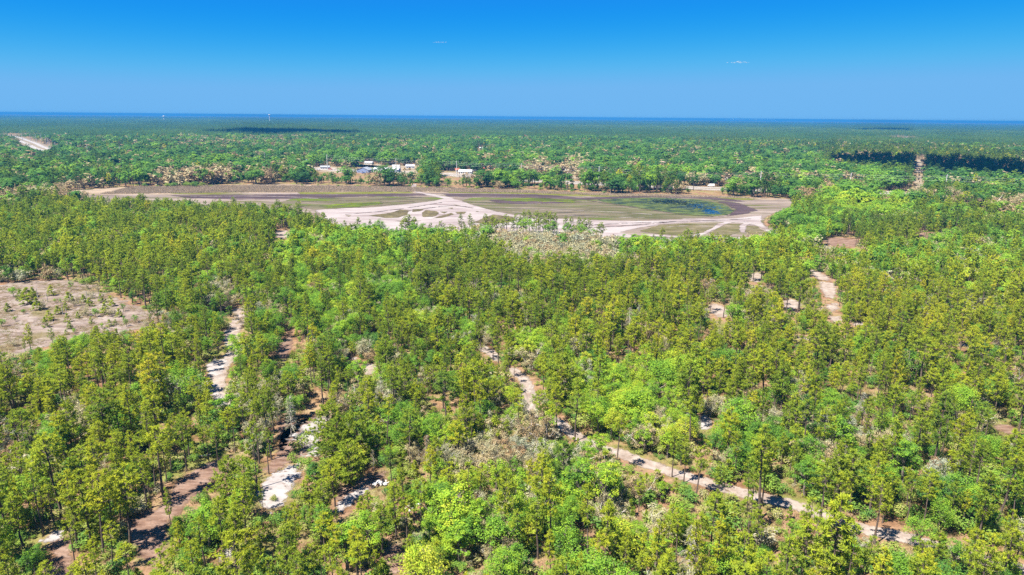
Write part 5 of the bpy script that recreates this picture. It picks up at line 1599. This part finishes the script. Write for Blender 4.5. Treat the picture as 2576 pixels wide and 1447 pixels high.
# ------------------------------------------------------------------ plants: the individuals and the mass behind them
LANDMARKS = [
    ('the white sand patch between bushy pines', 700, 1230), ('the grey dead pine beside the sand', 733, 1045), ('the white rubbish heap', 960, 1217), ('the bare brown soil strip', 400, 1330), ('the short white sand track', 145, 1350),
    ('the pale bend of the sand track', 590, 820), ('the white sand spot on the track', 545, 925), ('the clearing with saplings', 200, 800), ('the yellow bush', 1213, 868), ('the sand gap below the yellow bush', 1230, 890),
    ('the small sandy opening among oaks', 930, 930), ('the winding path in the middle wood', 1330, 980), ('the start of the dirt road', 1440, 1085), ('the dirt road by the slim pines', 1640, 1170), ('the dirt road under the big pine', 1900, 1248),
    ('the dirt road at its pale bend', 2060, 1295), ('the far end of the dirt road', 2310, 1358), ('the small white sand hole', 1770, 1062), ('the bright lime oak grove', 1580, 980), ('the bare twiggy oaks', 1250, 1110), ('the lone dark round pine', 1415, 950),
    ('the tall bare snag', 1580, 830), ('the broken white branches', 2160, 1020), ('the grassy opening by the road', 1580, 1240), ('the dead tree at the bottom edge', 1730, 1400), ('the reddish grass patch', 2000, 1420), ('the brown soil gap', 1000, 1400),
    ('the grassy brown corridor', 795, 1010), ('the white sand glade', 1990, 768), ('the twin sand strips', 2080, 730), ('the lake shore', 1350, 600), ('the bleached dead pine in the thicket', 1075, 1140), ('the brown soil at the field edge', 2530, 1080),
    ('the pine grove by the soil strip', 290, 1300), ('the leaning trunks on brown ground', 130, 1230), ('the golden pine tops', 90, 1010), ('the pale log', 1930, 1410), ('the dark oak hollow', 2250, 1300), ('the round dark oak', 930, 850), ('the thin pines along the road', 1800, 1180),
    ('the grey lichen oaks by the shore', 1400, 610), ('the left pine stand', 300, 600), ('the right pine stand', 2250, 850), ('the oak thicket beside the lake', 2150, 560), ('the silver twig patch', 1030, 740), ('the brown dead pine', 940, 1160), ('the middle pines', 1150, 980),
    ('the scrub in the bottom corner', 2500, 1400), ('the bushy pine by the sand', 580, 1220),
]
LMX = np.array([(a, b_) for _, a, b_ in LANDMARKS], float)
ORD = ['first', 'second', 'third', 'fourth', 'fifth', 'sixth', 'seventh', 'eighth', 'ninth', 'tenth', 'eleventh', 'twelfth', 'thirteenth', 'fourteenth', 'fifteenth', 'sixteenth', 'seventeenth', 'eighteenth', 'nineteenth', 'twentieth']


def tint_word(kind, t):
    if kind in ('pine', 'young', 'bushy'):
        return 'dark green' if t < .42 else 'mid green' if t < .55 else 'yellow green' if t < .7 else 'golden green'
    if kind == 'oak':
        return 'deep green' if t < .42 else 'bright green' if t < .6 else 'lime green' if t < .85 else 'yellow'
    if kind == 'bare':
        return 'silver grey' if t < .35 else 'pale tan' if t < .65 else 'brownish'
    if kind == 'shrub':
        return 'dark green' if t < .3 else 'olive' if t < .6 else 'straw coloured' if t < .85 else 'greyish'
    return 'bleached grey' if t < .5 else 'brown grey'


WHAT = {'pine': ('pine_tree', 'pine tree', 'pine'), 'oak': ('oak_tree', 'oak tree', 'rounded oak'), 'bare': ('scrub_oak', 'scrub oak', 'scrub oak'), 'shrub': ('shrub', 'shrub', 'low shrub'), 'young': ('young_pine', 'young pine', 'young pine'),
        'dead': ('dead_pine', 'dead tree', 'leafless dead pine'), 'bushy': ('bushy_pine', 'pine tree', 'broad bushy pine')}
GROUP = {'pine': 'pines of the wood', 'oak': 'oaks of the wood', 'bare': 'grey scrub oaks of the wood', 'shrub': 'shrubs on the forest floor', 'young': 'young pines', 'dead': 'dead pines', 'bushy': 'broad bushy pines'}


def make_labels(kind, rows, uv):
    d = np.hypot(uv[:, None, 0] - LMX[None, :, 0], (uv[:, None, 1] - LMX[None, :, 1]) * 1.3)
    lm = d.argmin(1)
    cells = {}
    for i in range(len(rows)):
        dx, dy = uv[i] - LMX[lm[i]]
        side = ('left of' if dx < 0 else 'right of') if abs(dx) > abs(dy) * 1.2 else ('beyond' if dy < 0 else 'in front of')
        cells.setdefault((lm[i], side), []).append(i)
    out = [None] * len(rows)
    for (l, side), idx in cells.items():
        idx.sort(key=lambda i: d[i, l])
        for r_, i in enumerate(idx):
            o = ORD[min(r_, 19)] if r_ < 20 else 'outer'
            out[i] = f"{tint_word(kind, rows[i][4])} {WHAT[kind][2]}, {o} {side} {LANDMARKS[l][0]}"
    seen = {}
    for i, s in enumerate(out):
        if s in seen:
            out[i] = s.replace(',', ' slim,') if seen[s] == 1 else s.replace(',', ' wide,')
        seen[s] = seen.get(s, 0) + 1
    return out


def points_gn(name, rows, protos, var):
    """one object whose points carry instances of the given prototype meshes"""
    pc = bpy.data.collections.new(name + '_forms')
    for i, me in enumerate(protos):
        po = bpy.data.objects.new(f'{name}_form_{i:02d}', me)
        pc.objects.link(po)
    n = len(rows)
    me = bpy.data.meshes.new(name)
    me.vertices.add(n)
    co = np.column_stack([rows[:, 0], rows[:, 1], np.zeros(n)]).astype(np.float32)
    me.vertices.foreach_set('co', co.ravel())
    for k, tp, v in (('sc', 'FLOAT_VECTOR', rows[:, 2:5]), ('rz', 'FLOAT', rows[:, 5]), ('tint', 'FLOAT', rows[:, 6])):
        a = me.attributes.new(k, tp, 'POINT')
        a.data.foreach_set('vector' if tp == 'FLOAT_VECTOR' else 'value', np.ascontiguousarray(v, np.float32).ravel())
    a = me.attributes.new('vi', 'INT', 'POINT')
    a.data.foreach_set('value', np.asarray(var, np.int32))
    o = add(name, me)
    ng = bpy.data.node_groups.new(name + '_nodes', 'GeometryNodeTree')
    ng.interface.new_socket('Geometry', in_out='INPUT', socket_type='NodeSocketGeometry')
    ng.interface.new_socket('Geometry', in_out='OUTPUT', socket_type='NodeSocketGeometry')
    N, L = ng.nodes, ng.links
    gi, go = N.new('NodeGroupInput'), N.new('NodeGroupOutput')
    mp = N.new('GeometryNodeMeshToPoints')
    ci = N.new('GeometryNodeCollectionInfo')
    ci.inputs['Collection'].default_value = pc
    ci.inputs['Separate Children'].default_value = True
    ci.inputs['Reset Children'].default_value = True
    ip = N.new('GeometryNodeInstanceOnPoints')
    ip.inputs['Pick Instance'].default_value = True

    def na(nm, tp):
        q = N.new('GeometryNodeInputNamedAttribute')
        q.data_type = tp
        q.inputs['Name'].default_value = nm
        return q.outputs['Attribute']
    cx = N.new('ShaderNodeCombineXYZ')
    L.new(na('rz', 'FLOAT'), cx.inputs[2])
    rv = N.new('FunctionNodeRandomValue')
    rv.data_type = 'FLOAT'
    for nm_, k_ in (('Min', -0.05), ('Max', 0.05)):
        [q for q in rv.inputs if q.name == nm_ and q.type == 'VALUE'][0].default_value = k_
    L.new([q for q in rv.outputs if q.type == 'VALUE'][0], cx.inputs[0])
    L.new(gi.outputs[0], mp.inputs['Mesh'])
    L.new(mp.outputs[0], ip.inputs['Points'])
    L.new(ci.outputs[0], ip.inputs['Instance'])
    L.new(na('vi', 'INT'), ip.inputs['Instance Index'])
    L.new(cx.outputs[0], ip.inputs['Rotation'])
    L.new(na('sc', 'FLOAT_VECTOR'), ip.inputs['Scale'])
    L.new(ip.outputs[0], go.inputs[0])
    md = o.modifiers.new('scatter', 'NODES')
    md.node_group = ng
    return tag(o, kind='stuff')


MAXN = {'pine': 300, 'oak': 300, 'bare': 220, 'shrub': 300, 'young': 160, 'dead': 20, 'bushy': 20}
KIND['dead'] = dict(bark='dead_wood', leaf='bare_leaf', gens=[lambda lod, i=i: gen_deadpine(600 + i, droop=.2 + .2 * i) for i in range(3)], h=11.0)
MASS = {}
KIND['bushy'] = dict(bark='pine_bark', leaf='pine_leaf', gens=[lambda lod, i=i: gen_pine(650 + i, 9.0, 3.6 + .3 * i, 0.07, per=24, tuft=0.5, dens=1.2) for i in range(3)], h=9.0)
for kind in ('pine', 'bushy', 'oak', 'bare', 'shrub', 'young', 'dead'):
    K, rows = KIND[kind], PLANTS[kind]
    if not len(rows):
        continue
    d = np.hypot(rows[:, 0], rows[:, 1])
    uv, dep = proj(np.column_stack([rows[:, 0], rows[:, 1], rows[:, 2] * 0.72]))
    size = rows[:, 2] / d
    inside = (uv[:, 0] > -15) & (uv[:, 0] < 2591) & (uv[:, 1] < 1462) & (uv[:, 1] > 0)
    rank = np.where(inside, size + (rows[:, 5] > 0) * 10, -1)
    order = np.argsort(-rank)
    chosen = [i for i in order[:MAXN[kind]] if rank[i] > 0]
    chosen.sort(key=lambda i: d[i])
    forms = [two_meshes(f'{kind}_{i}', *g(0), K['bark'], K['leaf']) for i, g in enumerate(K['gens'])]
    labels = make_labels(kind, [rows[i] for i in chosen], uv[chosen])
    for i, lab in zip(chosen, labels):
        x, y, h, wf, ti, pin = rows[i]
        t, c = forms[random.randrange(len(forms))] if not (kind == 'pine' and pin and d[i] > 380) else forms[random.choice((2, 4, 6, 8, 11, 0))]
        nm, cat, _ = WHAT[kind]
        sz = h / K['h']
        e = thing(nm, lab, cat, (x, y, 0), random.uniform(0, 6.28), GROUP[kind])
        e.scale = (sz * wf, sz * wf, sz)
        e.rotation_euler = (random.gauss(0, .035), random.gauss(0, .035), e.rotation_euler[2])
        add('trunk' if kind not in ('shrub', 'bare') else 'stem', t, e)
        co = add('crown' if kind not in ('shrub', 'dead') else ('foliage' if kind == 'shrub' else 'twigs'), c, e)
        co['tint'] = float(ti)
    rest = np.ones(len(rows), bool)
    rest[chosen] = False
    MASS[kind] = (rows[rest], d[rest])


def mass(name, kind, sel_rows, lod):
    K = KIND[kind]
    if not len(sel_rows):
        return
    protos = [one_mesh(f'{name}_{i}', *g(lod), K['bark'], K['leaf']) for i, g in enumerate(K['gens'])]
    n = len(sel_rows)
    sz = sel_rows[:, 2] / K['h']
    rr = np.column_stack([sel_rows[:, 0], sel_rows[:, 1], sz * sel_rows[:, 3], sz * sel_rows[:, 3], sz, rng.uniform(0, 6.28, n), sel_rows[:, 4]])
    points_gn(name, rr, protos, rng.integers(0, len(protos), n))


for kind, nm in (('pine', 'pine_forest'), ('oak', 'oak_forest'), ('bare', 'scrub_oak_forest')):
    rows, d = MASS[kind]
    mass(nm, kind, rows[d < 330], 0)
    mass('distant_' + nm, kind, rows[(d >= 330) & (d < 820)], 1)
    mass('remote_' + nm, kind, rows[d >= 820], 2)
for kind, nm in (('shrub', 'undergrowth'), ('young', 'pine_undergrowth')):
    mass(nm, kind, MASS[kind][0], 0)

# grass and litter tufts on the near forest floor
x, y = scatter(78, 230, 1.9)
k = ~on_bare(np.stack([x, y], 1), 0.2) & (rng.random(len(x)) < 0.75)
x, y = x[k], y[k]
n = len(x)
tw = (np.sin(x * 0.13 + np.sin(y * .09)) + np.sin(y * 0.11 + 1)) * .18
tufts = [joined(f'tuft_{i}', [(*gen_tuft(700 + i), 0)], [M['tuft_leaf']]) for i in range(4)]
s = rng.uniform(0.6, 1.3, n)
points_gn('grass', np.column_stack([x, y, s, s, s, rng.uniform(0, 6.28, n), np.clip(rng.normal(0.5, 0.22, n) + tw, 0, 1)]), tufts, rng.integers(0, 4, n))
# dry grass in the clearing
g = ground([(-140, 718), (0, 720), (150, 712), (240, 728), (345, 778), (395, 795), (330, 828), (140, 864), (-20, 900), (-140, 925)])
lo, hi = g.min(0), g.max(0)
P = np.column_stack([rng.uniform(lo[0], hi[0], 9000), rng.uniform(lo[1], hi[1], 9000)])
P = P[in_poly(P, g)]
P = P[rng.random(len(P)) < 0.5 + 0.5 * np.sin(P[:, 0] * .21 + 2 * np.sin(P[:, 1] * .17))]
n = len(P)
s = rng.uniform(0.35, 1.0, n)
points_gn('dry_grass', np.column_stack([P, s, s, s, rng.uniform(0, 6.28, n), np.clip(rng.normal(0.72, 0.25, n), 0, 1)]), tufts, rng.integers(0, 4, n))
# dry reeds on the lake's bank
g = ground([(250, 489), (330, 471), (540, 467), (860, 468), (1200, 475), (1450, 485), (1830, 495), (1950, 501), (1830, 498), (1560, 494), (1290, 485), (1040, 483), (860, 483), (600, 485)])
lo, hi = g.min(0), g.max(0)
P = np.column_stack([rng.uniform(lo[0], hi[0], 26000), rng.uniform(lo[1], hi[1], 26000)])
P = P[in_poly(P, g) & (sdf_poly(P, g) > 0.5)]
n = len(P)
s = rng.uniform(0.7, 1.6, n)
reeds = [joined(f'reed_{i}', [(*gen_tuft(720 + i, 26, 1.1, 0.7, 0.16), 0)], [M['reed_leaf']]) for i in range(3)]
points_gn('reeds', np.column_stack([P, s, s, s, rng.uniform(0, 6.28, n), rng.uniform(0.2, 1, n)]), reeds, rng.integers(0, 3, n))

# far woodland in patches out to the horizon
PATCH = 160.0


def far_patch(seed, share, t0):
    r = np.random.default_rng(seed)
    parts = []
    protos = [(gen_pine(800 + i, 13, 2.6, 0.45, lod=2)[1], gen_oak(820 + i, 8.5, 3.8, 36, lod=2)[1]) for i in range(3)]
    for gx in np.arange(-PATCH / 2, PATCH / 2, 9.4):
        for gy in np.arange(-PATCH / 2, PATCH / 2, 9.4):
            if r.random() < 0.07:
                continue
            pine = r.random() < share
            V, F, vt = protos[r.integers(0, 3)][0 if pine else 1]
            if not pine:
                kq = r.permutation(len(F))[:70]
                V = V[F[kq]].reshape(-1, 3)
                vt = vt[F[kq]].ravel()
                F = np.arange(len(V)).reshape(-1, 4)
            else:
                kq = r.permutation(len(F))[:60]
                V = V[F[kq]].reshape(-1, 3)
                vt = vt[F[kq]].ravel()
                F = np.arange(len(V)).reshape(-1, 3)
            s = r.uniform(0.75, 1.25)
            V = V * s * (np.array([1.3, 1.3, 1.1]) if pine else np.array([1.6, 1.6, 1.45])) + np.array([gx + r.uniform(-3, 3), gy + r.uniform(-3, 3), 0])
            parts.append((V, F, np.clip(vt + r.normal(0, .2), 0, 1), 0 if pine else 1))
    return joined(f'far_patch_{seed}', parts, [M['pine_leaf'], M['oak_leaf']])


protos = [far_patch(900 + i, sh, 0) for i, sh in enumerate((0.85, 0.6, 0.8, 0.45))]
x, y = scatter(2300, 15500, PATCH * 0.95, jitter=0.12, half=R_(41))
k = ~on_bare(np.stack([x, y], 1), 30)
x, y = x[k], y[k]
n = len(x)
o1 = np.ones(n)
wv = np.sin(x / 900) + np.sin(y / 700 + x / 1500)
points_gn('far_forest', np.column_stack([x, y, o1, o1, rng.uniform(.85, 1.2, n), rng.integers(0, 4, n) * math.pi / 2, np.clip(0.05 + .06 * wv + rng.normal(0, .05, n), 0, 1)]), protos, rng.integers(0, 4, n))

# ------------------------------------------------------------------ haze
hz = MB().box(-27000, 27000, -900, 25000, -1.0, 78.0).build('haze', None)
m, N, L = nodes_of('haze_air')
pv = N.new('ShaderNodeVolumePrincipled')
pv.inputs['Color'].default_value = (0.03, 0.19, 0.46, 1)
pv.inputs['Density'].default_value = 0.00011
pv.inputs['Anisotropy'].default_value = 0.0
o_ = N.new('ShaderNodeOutputMaterial')
L.new(pv.outputs[0], o_.inputs['Volume'])
hz.data.materials.append(m)
tag(hz, kind='stuff')

# ------------------------------------------------------------------ clouds: two wisps in view, others overhead whose shadows lie on the woods
M['cloud'], N, L = nodes_of('cloud_white')
dd = N.new('ShaderNodeBsdfDiffuse')
dd.inputs['Color'].default_value = (0.75, 0.75, 0.75, 1)
o_ = N.new('ShaderNodeOutputMaterial')
L.new(dd.outputs[0], o_.inputs[0])
M['wisp'], N, L = nodes_of('cloud_wisp')
geo = N.new('ShaderNodeNewGeometry')
nz = noise(N, L, geo.outputs['Position'], 0.02, 5, 0.7)
mr = N.new('ShaderNodeMapRange')
mr.inputs[1].default_value = 0.35
mr.inputs[2].default_value = 0.75
mr.inputs[4].default_value = 0.40
L.new(nz, mr.inputs[0])
dd = N.new('ShaderNodeBsdfDiffuse')
dd.inputs['Color'].default_value = (0.42, 0.42, 0.44, 1)
tr = N.new('ShaderNodeBsdfTransparent')
mx = N.new('ShaderNodeMixShader')
L.new(mr.outputs[0], mx.inputs[0])
L.new(tr.outputs[0], mx.inputs[1])
L.new(dd.outputs[0], mx.inputs[2])
o_ = N.new('ShaderNodeOutputMaterial')
L.new(mx.outputs[0], o_.inputs[0])


def puffs(name, C, Rr, mat, flat=0.5):
    mb = MB()
    for i, (c, r_) in enumerate(zip(C, Rr)):
        V, F = lump(1.0, r_, r_, r_ * flat, 1000 + i)
        mb.raw([(v[0] + c[0], v[1] + c[1], v[2] + c[2]) for v in V], F)
    return mb.build(name, mat, smooth=True)


for px, py, wpx, lab, sd in ((1107, 105, 34, 'tiny white wisp of cloud high over the lake', 1), (1857, 156, 52, 'thin flat streak of cloud lower over the horizon', 2)):
    v = CM @ np.array([(px - CX) / FPX, -(py - CY) / FPX, -1.0])
    v = v / np.hypot(v[0], v[1])
    D = 14000.0
    q = np.random.default_rng(sd)
    wd = wpx / FPX * D
    n = 9
    C = [(v[0] * D + wd * (i / (n - 1) - 0.5) + q.normal(0, 6), v[1] * D + q.normal(0, 40), CAM_H + v[2] * D + q.normal(0, 5) - 16) for i in range(n)]
    Rr = [max(12, wd * 0.10 * (1 - abs(i / (n - 1) - 0.5) * 1.3)) * q.uniform(0.7, 1.2) for i in range(n)]
    tag(puffs('cloud', C, Rr, M['wisp'], 0.30), lab, 'cloud')
for poly, alt, sp in (([(2100, 394), (2200, 390), (2303, 391), (2305, 428), (2200, 419), (2100, 408)], 520, 20),
                      ([(2322, 392), (2440, 402), (2560, 410), (2700, 416), (2720, 462), (2580, 450), (2470, 442), (2324, 432)], 520, 20),
                      ([(500, 331), (590, 325), (660, 323), (800, 328), (890, 331), (880, 335), (760, 336), (660, 338), (590, 334)], 900, 60), ([(2150, 325), (2230, 324), (2300, 326), (2290, 329), (2160, 328)], 900, 70)):
    g = ground(poly, 10.0)
    lo, hi = g.min(0), g.max(0)
    gx, gy = np.meshgrid(np.arange(lo[0], hi[0], sp), np.arange(lo[1], hi[1], sp))
    P = np.column_stack([gx.ravel() + rng.uniform(-.4, .4, gx.size) * sp, gy.ravel() + rng.uniform(-.4, .4, gx.size) * sp])
    P = P[sdf_poly(P, g) > sp * 0.3]
    t_ = (alt - 10) / sun_dir.z
    C = [(p[0] + sun_dir.x * t_, p[1] + sun_dir.y * t_, alt) for p in P]
    tag(puffs('cloud', C, np.full(len(C), sp * 0.95), M['cloud'], 0.6), kind='structure')
